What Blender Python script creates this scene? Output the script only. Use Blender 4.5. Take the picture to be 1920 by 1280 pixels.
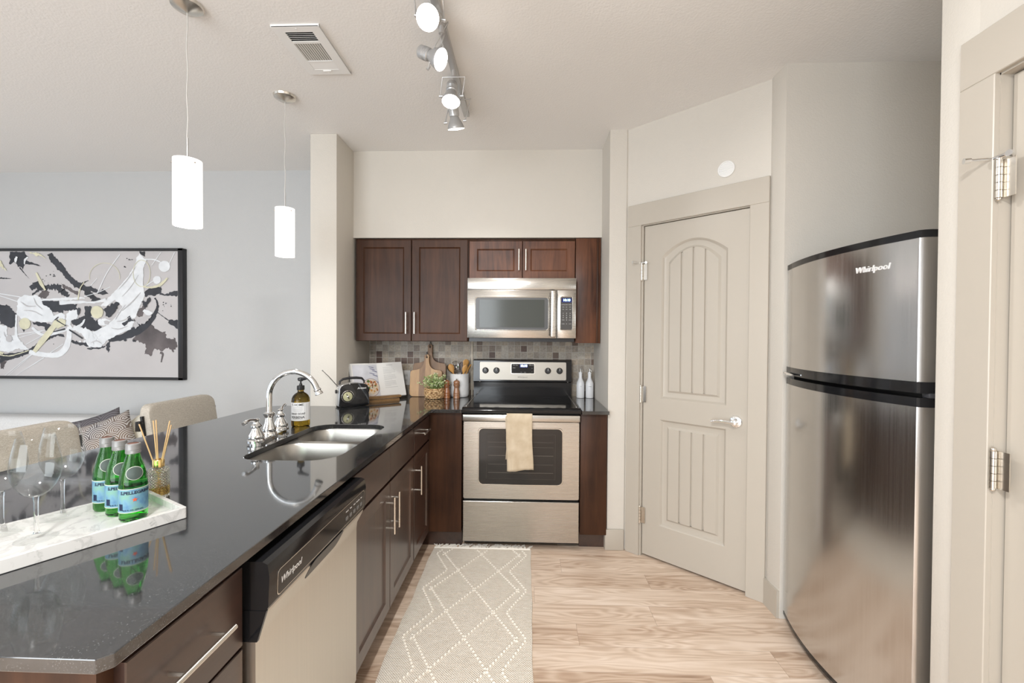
import bpy, bmesh, math, random
from mathutils import Vector, Matrix
from mathutils.geometry import delaunay_2d_cdt
for _o in list(bpy.data.objects): bpy.data.objects.remove(_o, do_unlink=True)
SC = bpy.context.scene
COL = SC.collection
PI = math.pi
R = math.radians
rnd = random.Random(7)

# ---------------------------------------------------------------- camera
F_PX, YAW, PITCH, ROLL, EYE = 818.18, .0346, -.0129, -.006, 1.393
def make_camera():
    c, s = math.cos(YAW), math.sin(YAW)
    right, fh = Vector((c, s, 0)), Vector((-s, c, 0))
    c, s = math.cos(PITCH), math.sin(PITCH)
    fw, up = fh * c + Vector((0, 0, s)), -fh * s + Vector((0, 0, c))
    c, s = math.cos(ROLL), math.sin(ROLL)
    r2, u2 = right * c - up * s, right * s + up * c
    m = Matrix((r2, u2, -fw)).transposed().to_4x4()
    m.translation = Vector((0, 0, EYE))
    cd = bpy.data.cameras.new('camera'); cam = bpy.data.objects.new('camera', cd)
    COL.objects.link(cam); cam.matrix_world = m
    cd.sensor_fit = 'HORIZONTAL'; cd.sensor_width = 36.0; cd.lens = F_PX * 36 / 1920
    cd.clip_start = .02
    SC.camera = cam
make_camera()

# ---------------------------------------------------------------- world, exposure, daylight
SC.view_settings.view_transform = 'Standard'
SC.view_settings.look = 'None'
SC.view_settings.exposure = 0.12
SC.view_settings.gamma = 1.0
SC.view_settings.use_curve_mapping = False
SC.cycles.use_denoising = True
SC.cycles.sample_clamp_indirect = 6.0
SC.cycles.max_bounces = 14
SC.cycles.diffuse_bounces = 6
SC.cycles.glossy_bounces = 6
SC.cycles.transmission_bounces = 12
w = bpy.data.worlds.new('daylight'); SC.world = w; w.use_nodes = True
w.node_tree.nodes['Background'].inputs['Color'].default_value = (.80, .90, 1.0, 1)
w.node_tree.nodes['Background'].inputs['Strength'].default_value = 1.0

def area_light(name, loc, aim, sx, sy, power, color):
    ld = bpy.data.lights.new(name, 'AREA'); ld.shape = 'RECTANGLE'; ld.size = sx; ld.size_y = sy
    ld.energy = power; ld.color = color
    o = bpy.data.objects.new(name, ld); COL.objects.link(o)
    o.location = loc
    o.rotation_euler = Vector(aim).to_track_quat('-Z', 'Y').to_euler()
    return o
# daylight from added, unseen living-room windows (left wall and behind the camera)
area_light('daylight_left', (-5.50, 0.9, 1.45), (1, 0, 0), 3.4, 1.9, 14, (.86, .93, 1.0))
area_light('daylight_behind', (-2.20, -2.50, 1.45), (0, 1, 0), 3.2, 2.1, 150, (.91, .96, 1.0))

# ---------------------------------------------------------------- helpers
def chain(o):
    m = Matrix.Identity(4)
    while o is not None:
        m = o.matrix_basis @ m
        o = o.parent
    return m
def mbasis(loc, rz):
    return Matrix.Translation(Vector(loc)) @ Matrix.Rotation(rz, 4, 'Z')
def tag(o, label=None, cat=None, group=None, kind=None):
    if label: o['label'] = label
    if cat: o['category'] = cat
    if group: o['group'] = group
    if kind: o['kind'] = kind
    return o
def thing(name, label, cat, loc=(0, 0, 0), rz=0, group=None, kind=None):
    o = bpy.data.objects.new(name, None); COL.objects.link(o)
    o.empty_display_size = .05
    o.matrix_basis = mbasis(loc, rz)
    return tag(o, label, cat, group, kind)
def obj(name, bm, mat, parent=None, smooth=35, local=False, label=None, keepn=False):
    """link a bmesh (built in world coordinates unless local) as one mesh object"""
    if not keepn: bmesh.ops.recalc_face_normals(bm, faces=bm.faces[:])
    me = bpy.data.meshes.new(name)
    if parent is not None and not local:
        bm.transform(chain(parent).inverted())
    bm.to_mesh(me); bm.free()
    for m in (mat if isinstance(mat, (list, tuple)) else [mat]): me.materials.append(m)
    if smooth:
        me.shade_smooth(); me.set_sharp_from_angle(angle=R(smooth))
    o = bpy.data.objects.new(name, me); COL.objects.link(o)
    if parent is not None: o.parent = parent
    if label: o['label'] = label
    return o
def struct(name, bm, mat, parent=None, smooth=35):
    o = obj(name, bm, mat, parent, smooth)
    if parent is None: o['kind'] = 'structure'
    return o
def dup(root, loc, rz, label, scale=None):
    r = root.copy(); COL.objects.link(r); r.matrix_basis = mbasis(loc, rz)
    if scale: r.scale = scale
    r['label'] = label
    for ch in list(root.children):
        c = ch.copy(); COL.objects.link(c); c.parent = r
        for g in list(ch.children):
            d = g.copy(); COL.objects.link(d); d.parent = c
    return r
NB = bmesh.new
class mi_:
    """faces made inside the block get material slot i"""
    def __init__(s, bm, i): s.bm, s.i = bm, i
    def __enter__(s): s.old = set(s.bm.faces)
    def __exit__(s, *a):
        for f in s.bm.faces:
            if f not in s.old: f.material_index = s.i
def box(bm, x0, x1, y0, y1, z0, z1, bev=0, seg=2, M=None):
    m = Matrix.Translation(((x0+x1)/2, (y0+y1)/2, (z0+z1)/2)) @ Matrix.Diagonal((abs(x1-x0), abs(y1-y0), abs(z1-z0), 1))
    vs = bmesh.ops.create_cube(bm, size=1, matrix=m)['verts']
    if bev:
        es = {e for v in vs for e in v.link_edges}
        r = bmesh.ops.bevel(bm, geom=list(es), offset=bev, segments=seg, profile=.5, affect='EDGES')
        vs = list(set(vs) | set(r['verts']))
        vs = [v for v in vs if v.is_valid]
        if M is not None:
            vv = {v for f in r['faces'] for v in f.verts}
            stack = list(vv)
            while stack:
                v = stack.pop()
                for e in v.link_edges:
                    u = e.other_vert(v)
                    if u not in vv: vv.add(u); stack.append(u)
            vs = list(vv)
    if M is not None:
        for v in vs: v.co = M @ v.co
    return bm
def frame_of(axis):
    axis = Vector(axis).normalized()
    up = Vector((0, 0, 1)) if abs(axis.z) < .9 else Vector((1, 0, 0))
    u = axis.cross(up).normalized(); v = axis.cross(u).normalized()
    return u, v, axis
def rings(bm, rs, closed=True, cap0=True, cap1=True, loop=False):
    """bridge successive rings of points"""
    VV = [[bm.verts.new(p) for p in r] for r in rs]
    n = len(VV[0])
    pairs = list(zip(VV, VV[1:])) + ([(VV[-1], VV[0])] if loop else [])
    for a, b in pairs:
        for i in range(n if closed else n - 1):
            j = (i + 1) % n
            bm.faces.new((a[i], a[j], b[j], b[i]))
    if not loop:
        if cap0: bm.faces.new(VV[0][::-1])
        if cap1: bm.faces.new(VV[-1])
    return VV
def lathe(bm, prof, c=(0, 0, 0), seg=24, M=None, caps=True, loop=False):
    """revolve (r, z) about z through c"""
    rs = []
    T = M if M is not None else Matrix.Translation(Vector(c))
    for r, z in prof:
        r = max(r, 1e-5)
        rs.append([T @ Vector((r*math.cos(2*PI*i/seg), r*math.sin(2*PI*i/seg), z)) for i in range(seg)])
    rings(bm, rs, True, caps, caps, loop)
    return bm
def axisM(p, d):
    u, v, a = frame_of(d)
    m = Matrix((u, v, a)).transposed().to_4x4(); m.translation = Vector(p)
    return m
def cyl(bm, p0, p1, r0, r1=None, seg=20):
    p0, p1 = Vector(p0), Vector(p1)
    L = (p1 - p0).length
    lathe(bm, [(r0, 0), (r0 if r1 is None else r1, L)], seg=seg, M=axisM(p0, p1 - p0))
    return bm
def tube(bm, pts, r, seg=12, caps=True, loop=False):
    pts = [Vector(p) for p in pts]; n = len(pts)
    rr = r if isinstance(r, (list, tuple)) else [r]*n
    T = []
    for i in range(n):
        a = pts[(i-1) % n] if (i or loop) else pts[i]
        b = pts[(i+1) % n] if (i < n-1 or loop) else pts[i]
        T.append((b-a).normalized())
    u, v, _ = frame_of(T[0])
    rs = []
    for i in range(n):
        t = T[i]
        u = (u - t * u.dot(t)).normalized(); v = t.cross(u).normalized()
        rs.append([pts[i] + (u*math.cos(2*PI*k/seg) + v*math.sin(2*PI*k/seg))*rr[i] for k in range(seg)])
    rings(bm, rs, True, caps, caps, loop)
    return bm
def ball(bm, c, r, seg=16, sc=(1, 1, 1)):
    m = Matrix.Translation(Vector(c)) @ Matrix.Diagonal((*sc, 1))
    bmesh.ops.create_uvsphere(bm, u_segments=seg, v_segments=max(6, seg//2), radius=r, matrix=m)
    return bm
def arc(cx, cy, r, a0, a1, n):
    return [(cx + r*math.cos(R(a0 + (a1-a0)*i/n)), cy + r*math.sin(R(a0 + (a1-a0)*i/n))) for i in range(n+1)]
def rrect(x0, x1, y0, y1, r, n=5):
    if not isinstance(r, (list, tuple)): r = [r]*4      # corners: (x1,y1) (x0,y1) (x0,y0) (x1,y0)
    return (arc(x1-r[0], y1-r[0], r[0], 0, 90, n) + arc(x0+r[1], y1-r[1], r[1], 90, 180, n) +
            arc(x0+r[2], y0+r[2], r[2], 180, 270, n) + arc(x1-r[3], y0+r[3], r[3], 270, 360, n))
def prism(bm, poly, a, b, M=None, bev=0):
    """extrude the polygon (u, v) from depth a to b; M maps (u, v, d) to the world"""
    f = M if callable(M) else ((lambda p: M @ p) if M is not None else (lambda p: p))
    rings(bm, [[f(Vector((u, v, a))) for u, v in poly], [f(Vector((u, v, b))) for u, v in poly]])
    return bm
def plate(bm, outer, holes, z0, z1, f=lambda p: p):
    """a slab with holes: outer and holes are (u, v) loops"""
    loops = [outer] + list(holes)
    for z in (z0, z1):
        es = []
        for lp in loops:
            vs = [bm.verts.new(f(Vector((u, v, z)))) for u, v in lp]
            es += [bm.edges.new((vs[i], vs[(i+1) % len(vs)])) for i in range(len(vs))]
        bmesh.ops.triangle_fill(bm, edges=es, use_beauty=True, use_dissolve=False)
    for lp in loops:
        rings(bm, [[f(Vector((u, v, z0))) for u, v in lp], [f(Vector((u, v, z1))) for u, v in lp]], True, False, False)
    bmesh.ops.remove_doubles(bm, verts=bm.verts[:], dist=1e-6)
    return bm
def XZ(y, sgn=-1):      # a front that faces -y: (x, z, out)
    return lambda p: Vector((p.x, y + sgn*p.z, p.y))
def YZ(x, sgn=1):       # a front that faces +x: (y, z, out)
    return lambda p: Vector((x + sgn*p.z, p.x, p.y))
def AX(o, d, n):        # a front in a turned vertical plane
    o, d, n = Vector(o), Vector(d), Vector(n)
    return lambda p: o + d*p.x + n*p.z + Vector((0, 0, p.y))
def nested(bm, outline, steps, f, back=None):
    """front built of insets: outline(inset)->loop, steps = [(inset, out)...]"""
    rs = [[f(Vector((u, v, d))) for u, v in outline(i)] for i, d in steps]
    if back is not None: rs.insert(0, [f(Vector((u, v, back))) for u, v in outline(steps[0][0])])
    rings(bm, rs, True, back is not None, True)
    return bm
def rect_out(x0, x1, z0, z1):
    return lambda i: [(x0+i, z0+i), (x1-i, z0+i), (x1-i, z1-i), (x0+i, z1-i)]
def shaker(bm, x0, x1, z0, z1, f, th=.02, fr=.055):
    return nested(bm, rect_out(x0, x1, z0, z1), [(0, th-.0015), (.0015, th), (fr, th), (fr+.004, th-.004), (fr+.009, th-.007), (fr+.010, th-.008)], f, back=0)
def slab(bm, x0, x1, z0, z1, f, th=.02):
    return nested(bm, rect_out(x0, x1, z0, z1), [(0, th-.002), (.002, th)], f, back=0)
def pull(name, f, u0, v0, u1, v1, parent, mat, off=.032, r=.0055):
    """a bar pull on two posts, along (u0,v0)-(u1,v1)"""
    bm = NB(); a, b = Vector((u0, v0, off)), Vector((u1, v1, off))
    cyl(bm, f(a), f(b), r, seg=14)
    for t in (.16, .84):
        q = a.lerp(b, t); cyl(bm, f(Vector((q.x, q.y, 0))), f(q), r*.8, seg=10)
    return obj(name, bm, mat, parent)
def text(name, s, size, f, mat, parent, out=.0004, shear=0, bend=None, align='CENTER', spacing=1.0, bold=0, label=None):
    """raised lettering; f maps (u, v, out) to the world; bend = radius of a can it wraps round"""
    cu = bpy.data.curves.new(name, 'FONT'); cu.body = s; cu.size = size; cu.shear = shear; cu.align_x = align; cu.align_y = 'CENTER'
    cu.space_character = spacing; cu.offset = bold; cu.resolution_u = 3
    to = bpy.data.objects.new(name + '_curve', cu); COL.objects.link(to)
    bpy.context.view_layer.update()
    me = bpy.data.meshes.new_from_object(to.evaluated_get(bpy.context.evaluated_depsgraph_get()))
    bm = NB(); bm.from_mesh(me)
    bpy.data.objects.remove(to, do_unlink=True); bpy.data.meshes.remove(me)
    r = bmesh.ops.extrude_face_region(bm, geom=bm.faces[:])
    for e in r['geom']:
        if isinstance(e, bmesh.types.BMVert): e.co.z = out
    for v in bm.verts: v.co = f(v.co.copy())
    return obj(name, bm, mat, parent, smooth=0, label=label)

# ---------------------------------------------------------------- materials
def lin(h):
    h = h.lstrip('#'); o = []
    for i in (0, 2, 4):
        c = int(h[i:i+2], 16)/255
        o.append(c/12.92 if c <= .04045 else ((c+.055)/1.055)**2.4)
    return tuple(o)
def V4(c): return (*(lin(c) if isinstance(c, str) else c), 1)
class NT:
    def __init__(s, name):
        s.m = bpy.data.materials.new(name); s.m.use_nodes = True; s.t = s.m.node_tree
        s.b = s.t.nodes['Principled BSDF']
    def n(s, typ, **k):
        x = s.t.nodes.new(typ)
        for a, v in k.items():
            if a.startswith('_'): setattr(x, a[1:], v)
        for a, v in k.items():
            if not a.startswith('_'):
                i = x.inputs[int(a[1:]) if a[0] == 'i' and a[1:].isdigit() else a.replace('_', ' ')]
                s.put(i, v)
        return x
    def put(s, i, v):
        if isinstance(v, bpy.types.NodeSocket): s.t.links.new(v, i)
        elif isinstance(v, bpy.types.Node): s.t.links.new(v.outputs[0], i)
        else: i.default_value = v
    def math(s, op, a, b=0.0, c=0.0):
        x = s.t.nodes.new('ShaderNodeMath'); x.operation = op
        for i, v in enumerate((a, b, c)): s.put(x.inputs[i], v)
        return x.outputs[0]
    def mix(s, f, a, b, mode='MIX'):
        x = s.t.nodes.new('ShaderNodeMix'); x.data_type = 'RGBA'; x.blend_type = mode
        s.put(x.inputs[0], f); s.put(x.inputs[6], a); s.put(x.inputs[7], b)
        return x.outputs[2]
    def ramp(s, f, stops, interp='LINEAR'):
        x = s.t.nodes.new('ShaderNodeValToRGB'); x.color_ramp.interpolation = interp
        e = x.color_ramp.elements
        while len(e) < len(stops): e.new(.5)
        for k, (p, c) in enumerate(stops): e[k].position = p; e[k].color = V4(c)
        s.put(x.inputs[0], f); return x.outputs[0]
    def coord(s, scale=(1, 1, 1), rot=(0, 0, 0), which='Object'):
        c = s.t.nodes.new('ShaderNodeTexCoord'); mp = s.t.nodes.new('ShaderNodeMapping')
        mp.inputs['Scale'].default_value = scale; mp.inputs['Rotation'].default_value = rot
        s.t.links.new(c.outputs[which], mp.inputs[0]); return mp.outputs[0]
    def noise(s, vec, scale, detail=4, rough=.5, dist=0):
        return s.n('ShaderNodeTexNoise', Vector=vec, Scale=scale, Detail=detail, Roughness=rough, Distortion=dist).outputs[0]
    def bump(s, h, strength=.3, dist=.002):
        x = s.n('ShaderNodeBump', Height=h, Strength=strength, Distance=dist)
        s.t.links.new(x.outputs[0], s.b.inputs['Normal'])
    def set(s, **k):
        for a, v in k.items(): s.put(s.b.inputs[a.replace('_', ' ')], v)
        return s
def pm(name, col, rough=.5, metal=0, spec=.5, var=0, vscale=(20, 20, 20), bump=0, bscale=(200, 200, 200), bdist=.001, coat=0, trans=0, ior=1.45, emit=None, estr=0):
    t = NT(name); c = V4(col)
    t.set(Base_Color=c, Roughness=rough, Metallic=metal, IOR=ior)
    t.set(**{'Specular IOR Level': spec, 'Coat Weight': coat, 'Transmission Weight': trans})
    if emit is not None: t.set(**{'Emission Color': V4(emit), 'Emission Strength': estr})
    if var:
        nz = t.noise(t.coord(vscale), 1.0, 5)
        d = tuple(max(0, x*(1-var)) for x in c[:3]); b = tuple(min(1, x*(1+var)) for x in c[:3])
        t.set(Base_Color=t.ramp(nz, [(.3, d), (.7, b)]))
    if bump: t.bump(t.noise(t.coord(bscale), 1.0, 3), bump, bdist)
    return t.m

PAINT = pm('wall_paint', (.615, .582, .528), .62, spec=.3, bump=.22, bscale=(150, 150, 150), bdist=.004)
PAINT_DAYLIT = pm('daylit_wall_paint', (.495, .50, .50), .65, spec=.3, bump=.2, bscale=(150, 150, 150), bdist=.004)  # wall paint copy, greyed to put the blue daylight into its colour
CEIL = pm('ceiling_paint', (.81, .80, .785), .8, spec=.2, bump=.3, bscale=(110, 110, 110), bdist=.004)
TRIM = pm('trim_paint', (.46, .42, .362), .34, spec=.5, bump=.03, bscale=(60, 60, 60))
WHITE_METAL = pm('white_enamel', (.80, .80, .79), .4)
DARKVOID = pm('dark_gap', (.012, .011, .010), .7)  # near-black puts shade into gaps; the fridge gasket is truly black
NICKEL = pm('satin_nickel', (.72, .68, .62), .27, 1)
CHROME = pm('polished_chrome', (.86, .87, .88), .06, 1)
BLACKGLOSS = pm('black_gloss', (.010, .010, .011), .10)
BLACKPLASTIC = pm('black_plastic', (.016, .016, .018), .32)
WHITE_INK = pm('white_print', (.75, .75, .75), .5)
GREY_INK = pm('grey_print', (.16, .16, .16), .5)

def steel_mat(name, col, rough, streak, axis):
    t = NT(name)
    sc = {'x': (1.5, 420, 420), 'y': (160, 2, 160), 'z': (160, 160, 2)}[axis]
    nz = t.noise(t.coord(sc), 1.0, 4, .6)
    t.set(Base_Color=t.ramp(nz, [(.25, tuple(c*.93 for c in col)), (.75, col)]), Metallic=1.0,
          Roughness=t.math('MULTIPLY_ADD', nz, .12, rough - .06))
    t.bump(nz, streak, .0006)
    return t.m
STEEL = steel_mat('brushed_steel', (.58, .555, .52), .27, .025, 'x')
STEEL_P = steel_mat('panel_steel', (.40, .375, .335), .42, .02, 'x')
STEEL_F = steel_mat('fridge_steel', (.64, .63, .62), .20, .05, 'z')
STEEL_DW = steel_mat('dishwasher_steel', (.72, .68, .62), .40, .05, 'z')
STEEL_SINK = steel_mat('sink_steel', (.40, .385, .36), .32, .03, 'y')

def wood(name, a, b, rough, grain, axis='z', scale=1.0, coat=0, spec=.5):
    t = NT(name)
    sc = {'z': (28, 28, 2.2), 'x': (2.2, 28, 28), 'y': (28, 2.2, 28)}[axis]
    v = t.coord(tuple(s*scale for s in sc))
    n1 = t.noise(v, 1.0, 6, .62, .6)
    n2 = t.noise(t.coord((3, 3, 3)), 1.0, 3)
    f = t.math('MULTIPLY_ADD', n2, .45, t.math('MULTIPLY', n1, .6))
    t.set(Base_Color=t.ramp(f, [(.34, a), (.72, b)]), Roughness=rough)
    t.set(**{'Coat Weight': coat, 'Coat Roughness': .2, 'Specular IOR Level': spec})
    if coat: t.set(**{'Coat IOR': 1.75, 'Coat Roughness': .24})
    t.bump(n1, grain, .0008)
    return t.m
ESPRESSO = wood('espresso_wood', (.026, .0110, .0062), (.080, .033, .0155), .42, .05, spec=.24)
ESPRESSO_X = wood('espresso_wood_rail', (.020, .0095, .0072), (.058, .0255, .0170), .36, .05, 'y', spec=.6, coat=.5)
ESPRESSO_B = wood('base_espresso_wood', (.022, .0105, .008), (.075, .033, .019), .36, .05, spec=.6, coat=.55)
ESPRESSO_LIT = wood('lit_espresso_wood', (.030, .012, .008), (.185, .072, .035), .38, .05, spec=.32)  # same espresso wood, light painted in as a redder, lighter tone

def granite():
    t = NT('black_granite')
    v = t.coord()
    n1 = t.noise(v, 420, 2); n2 = t.noise(v, 60, 5); n3 = t.noise(v, 9, 4, .6, 1.2)
    c = t.ramp(n1, [(.58, (.016, .017, .018)), (.72, (.085, .087, .09))])
    c = t.mix(t.ramp(n3, [(.48, (0, 0, 0)), (.75, (1, 1, 1))]), c, (.022, .022, .024, 1))
    vein = t.ramp(t.noise(t.coord((14, 3, 3), (0, 0, .5)), 1.0, 5, .6, 1.5), [(.725, (0, 0, 0)), (.75, (1, 1, 1))])
    c = t.mix(t.math('MULTIPLY', vein, .25), c, (.20, .20, .20, 1))
    t.set(Base_Color=c, Roughness=t.math('MULTIPLY_ADD', n2, .05, .045))
    t.set(**{'Specular IOR Level': 1.0, 'Coat Weight': .35, 'Coat IOR': 1.6, 'Coat Roughness': .03})
    return t.m
GRANITE = granite()

def floor_mat():
    t = NT('oak_vinyl_planks')
    PW, PL = .152, 1.22
    co = t.n('ShaderNodeSeparateXYZ', Vector=t.coord())
    x, y = co.outputs[0], co.outputs[1]
    row = t.math('FLOOR', t.math('DIVIDE', t.math('ADD', y, .019), PW))
    off = t.math('MULTIPLY', t.n('ShaderNodeTexWhiteNoise', _noise_dimensions='1D', W=row).outputs[0], PL)
    xx = t.math('ADD', x, off)
    col = t.math('FLOOR', t.math('DIVIDE', xx, PL))
    cell = t.n('ShaderNodeCombineXYZ', X=row, Y=col, Z=3.3)
    rn = t.n('ShaderNodeTexWhiteNoise', _noise_dimensions='3D', Vector=cell)
    rv = rn.outputs[0]
    lx = t.math('MULTIPLY_ADD', rv, 37.0, xx)
    ly = t.math('MULTIPLY_ADD', rv, 11.0, y)
    g1 = t.noise(t.n('ShaderNodeCombineXYZ', X=t.math('MULTIPLY', lx, 1.6), Y=t.math('MULTIPLY', ly, 26.0), Z=rv), 1.0, 6, .6, .7)
    # cathedral figure: rings of a stretched distance field
    nb = t.noise(t.n('ShaderNodeCombineXYZ', X=t.math('MULTIPLY', lx, 1.5), Y=t.math('MULTIPLY', ly, 9.0), Z=rv), 1.0, 2, .4, .35)
    rg = t.math('SINE', t.math('MULTIPLY', nb, 95.0))
    rg = t.math('MULTIPLY_ADD', rg, .5, .5)
    g2 = t.noise(t.n('ShaderNodeCombineXYZ', X=t.math('MULTIPLY', lx, 5.0), Y=t.math('MULTIPLY', ly, 160.0), Z=rv), 1.0, 3, .6)
    g3 = t.noise(t.n('ShaderNodeCombineXYZ', X=t.math('MULTIPLY', lx, .9), Y=t.math('MULTIPLY', ly, 7.0), Z=rv), 1.0, 3, .5)
    f = t.math('MULTIPLY_ADD', g1, .42, t.math('MULTIPLY', rg, .095))
    f = t.math('MULTIPLY_ADD', g3, .44, f)
    f = t.math('MULTIPLY_ADD', g2, .14, f)
    f = t.math('MULTIPLY_ADD', rv, .10, t.math('SUBTRACT', f, .05))
    c = t.ramp(f, [(.31, (.24, .150, .098)), (.44, (.44, .315, .228)), (.57, (.61, .48, .375)), (.72, (.74, .62, .52))])
    fy = t.math('FRACT', t.math('DIVIDE', t.math('ADD', y, .019), PW)); fx = t.math('FRACT', t.math('DIVIDE', xx, PL))
    ey = t.math('GREATER_THAN', t.math('ABSOLUTE', t.math('SUBTRACT', fy, .5)), .492)
    ex = t.math('GREATER_THAN', t.math('ABSOLUTE', t.math('SUBTRACT', fx, .5)), .499)
    e = t.math('MULTIPLY', t.math('MAXIMUM', ex, ey), .35)
    t.set(Base_Color=t.mix(e, c, (.16, .10, .07, 1)), Roughness=t.math('MULTIPLY_ADD', g1, .15, .33))
    t.bump(g1, .05, .001)
    return t.m
FLOOR = floor_mat()

def tile_mat():
    t = NT('stone_mosaic_tiles')
    S = .0508
    co = t.n('ShaderNodeSeparateXYZ', Vector=t.coord())
    u, v = t.math('DIVIDE', co.outputs[0], S), t.math('DIVIDE', t.math('ADD', co.outputs[2], .006), S)
    cell = t.n('ShaderNodeCombineXYZ', X=t.math('FLOOR', u), Y=t.math('FLOOR', v), Z=5.17)
    wn = t.n('ShaderNodeTexWhiteNoise', _noise_dimensions='3D', Vector=cell).outputs[0]
    base = t.ramp(wn, [(0, (.44, .375, .295)), (.2, (.33, .28, .225)), (.38, (.48, .43, .365)), (.55, (.38, .33, .275)), (.70, (.50, .42, .33)),
                       (.80, (.16, .105, .075)), (.88, (.115, .062, .042)), (.95, (.22, .165, .125))], 'CONSTANT')
    n = t.noise(t.coord((70, 70, 70)), 1.0, 5, .65)
    base = t.mix(.55, base, t.ramp(n, [(.3, (.25, .25, .25)), (.7, (1, 1, 1))]), 'MULTIPLY')
    fu = t.math('ABSOLUTE', t.math('SUBTRACT', t.math('FRACT', u), .5)); fv = t.math('ABSOLUTE', t.math('SUBTRACT', t.math('FRACT', v), .5))
    g = t.math('GREATER_THAN', t.math('MAXIMUM', fu, fv), .462)
    t.set(Base_Color=t.mix(g, base, (.40, .37, .33, 1)), Roughness=.5)
    h = t.math('SUBTRACT', 1.0, t.ramp(t.math('MAXIMUM', fu, fv), [(.43, (0, 0, 0)), (.47, (1, 1, 1))]))
    t.bump(t.math('MULTIPLY_ADD', n, .3, h), .4, .002)
    return t.m
TILE = tile_mat()

# ---------------------------------------------------------------- the room
H = 2.73
LX, BY = -5.6, -2.6                       # living-room left wall, wall behind the camera
b = NB(); box(b, LX-.1, 2.3, BY-.1, 3.7, -.1, 0); struct('floor', b, FLOOR)
b = NB(); box(b, LX-.1, 2.3, BY-.1, 3.7, H, H+.1); struct('ceiling', b, CEIL)
b = NB(); box(b, -1.42, 2.3, 3.497, 3.7, 0, H); struct('wall_kitchen', b, PAINT)
b = NB(); box(b, LX-.1, -1.42, 3.51, 3.7, 0, H); struct('wall_living', b, PAINT_DAYLIT)
b = NB(); box(b, -1.452, -1.274, 2.876, 3.51, 0, H, .003); struct('wall_partition', b, PAINT)
b = NB(); box(b, -1.274, .53, 3.157, 3.497, 2.102, H); struct('wall_soffit', b, PAINT)
# pillar to the right of the stove
b = NB(); prism(b, [(.53, 2.862), (.638, 2.862), (.90, 3.05), (.90, 3.497), (.53, 3.497)], 0, H); struct('wall_pillar', b, PAINT)
# angled pantry wall with its door opening
PA = .7276
PD, PN = Vector((math.cos(PA), -math.sin(PA), 0)), Vector((-math.sin(PA), -math.cos(PA), 0))
PO = Vector((.734, 2.791, 0))
PF = AX(PO, PD, PN)
b = NB()
for u0, u1, z0, z1 in ((-.128, -.012, 0, H), (.622, .705, 0, H), (-.012, .622, 2.095, H)):
    prism(b, [(u0, z0), (u1, z0), (u1, z1), (u0, z1)], -.10, 0, PF)
struct('wall_pantry', b, PAINT)
pe = PF(Vector((.705, 0, 0)))
b = NB(); prism(b, [(pe.x, pe.y), (1.2546, 2.285), (1.2575, 2.19), (2.12, 2.19), (2.12, 2.30), (1.36, 2.35)], 0, H); struct('wall_nook', b, PAINT)
b = NB(); box(b, 2.05, 2.3, 1.28, 2.19, 0, H); struct('wall_fridge', b, PAINT)
b = NB(); box(b, 1.2546, 2.3, 1.27, 1.385, 0, H, .003); box(b, 1.2546, 1.40, 1.212, 1.27, 0, H); struct('wall_stub', b, PAINT)
b = NB(); box(b, 1.2546, 1.40, .39, 1.212, 2.098, H); box(b, 1.2546, 1.40, BY, .39, 0, H); struct('wall_right', b, PAINT)
# left wall and the wall behind the camera, with unseen windows added for light
b = NB()
for y0, y1, z0, z1 in ((BY, -.85, 0, H), (2.65, 3.6, 0, H), (-.85, 2.65, 0, .45), (-.85, 2.65, 2.45, H)):
    box(b, LX-.15, LX, y0, y1, z0, z1)
struct('wall_left', b, PAINT_DAYLIT)
b = NB()
for x0, x1, z0, z1 in ((LX-.1, -3.85, 0, H), (-.55, 1.40, 0, H), (-3.85, -.55, 0, .35), (-3.85, -.55, 2.5, H)):
    box(b, x0, x1, BY-.15, BY, z0, z1)
struct('wall_behind', b, PAINT_DAYLIT)
def window(name, f, u0, u1, v0, v1, n):
    w_ = thing(name, None, None, f(Vector((u0, v0, 0))), kind='structure')
    b = NB()
    for (a, c, d, e) in ((u0, u1, v0, v0+.06), (u0, u1, v1-.06, v1), (u0, u0+.06, v0, v1), (u1-.06, u1, v0, v1)):
        prism(b, [(a, d), (c, d), (c, e), (a, e)], -.11, -.05, f)
    for i in range(1, n):
        x = u0 + (u1-u0)*i/n; prism(b, [(x-.03, v0), (x+.03, v0), (x+.03, v1), (x-.03, v1)], -.11, -.05, f)
    obj('window_frame', b, WHITE_METAL, w_)
window('window_1', YZ(LX), -.85, 2.65, .45, 2.45, 3)
window('window_2', XZ(BY, 1), -3.85, -.55, .35, 2.5, 3)

# baseboards
BBZ = .135
b = NB(); box(b, .515, .636, 2.846, 2.862, 0, BBZ, .003); box(b, .514, .53, 2.862, 3.0, 0, BBZ, .003); struct('baseboard_pillar', b, TRIM)
b = NB(); prism(b, [(1.2436, 2.312), (1.2446, 2.192), (1.2580, 2.192), (1.2600, 2.318)], 0, BBZ); struct('baseboard_nook', b, TRIM)
b = NB(); box(b, 1.2406, 1.2546, 1.318, 1.385, 0, BBZ, .003); struct('baseboard_stub', b, TRIM)
b = NB(); box(b, LX, -1.452, 3.495, 3.51, 0, BBZ, .003); struct('baseboard_living', b, TRIM)
b = NB(); box(b, 1.2406, 1.2546, BY, .28, 0, BBZ, .003); struct('baseboard_right', b, TRIM)

# tile splashback
b = NB(); box(b, -1.274, -.436, 3.487, 3.497, .915, 1.348); box(b, -.436, .53, 3.489, 3.497, .915, 1.348)
struct('wall_backsplash', b, TILE)
b = NB(); box(b, -.447, -.433, 3.478, 3.497, .915, 1.348, .003); struct('trim_backsplash', b, pm('caulk_strip', (.55, .49, .40), .5))

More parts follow.
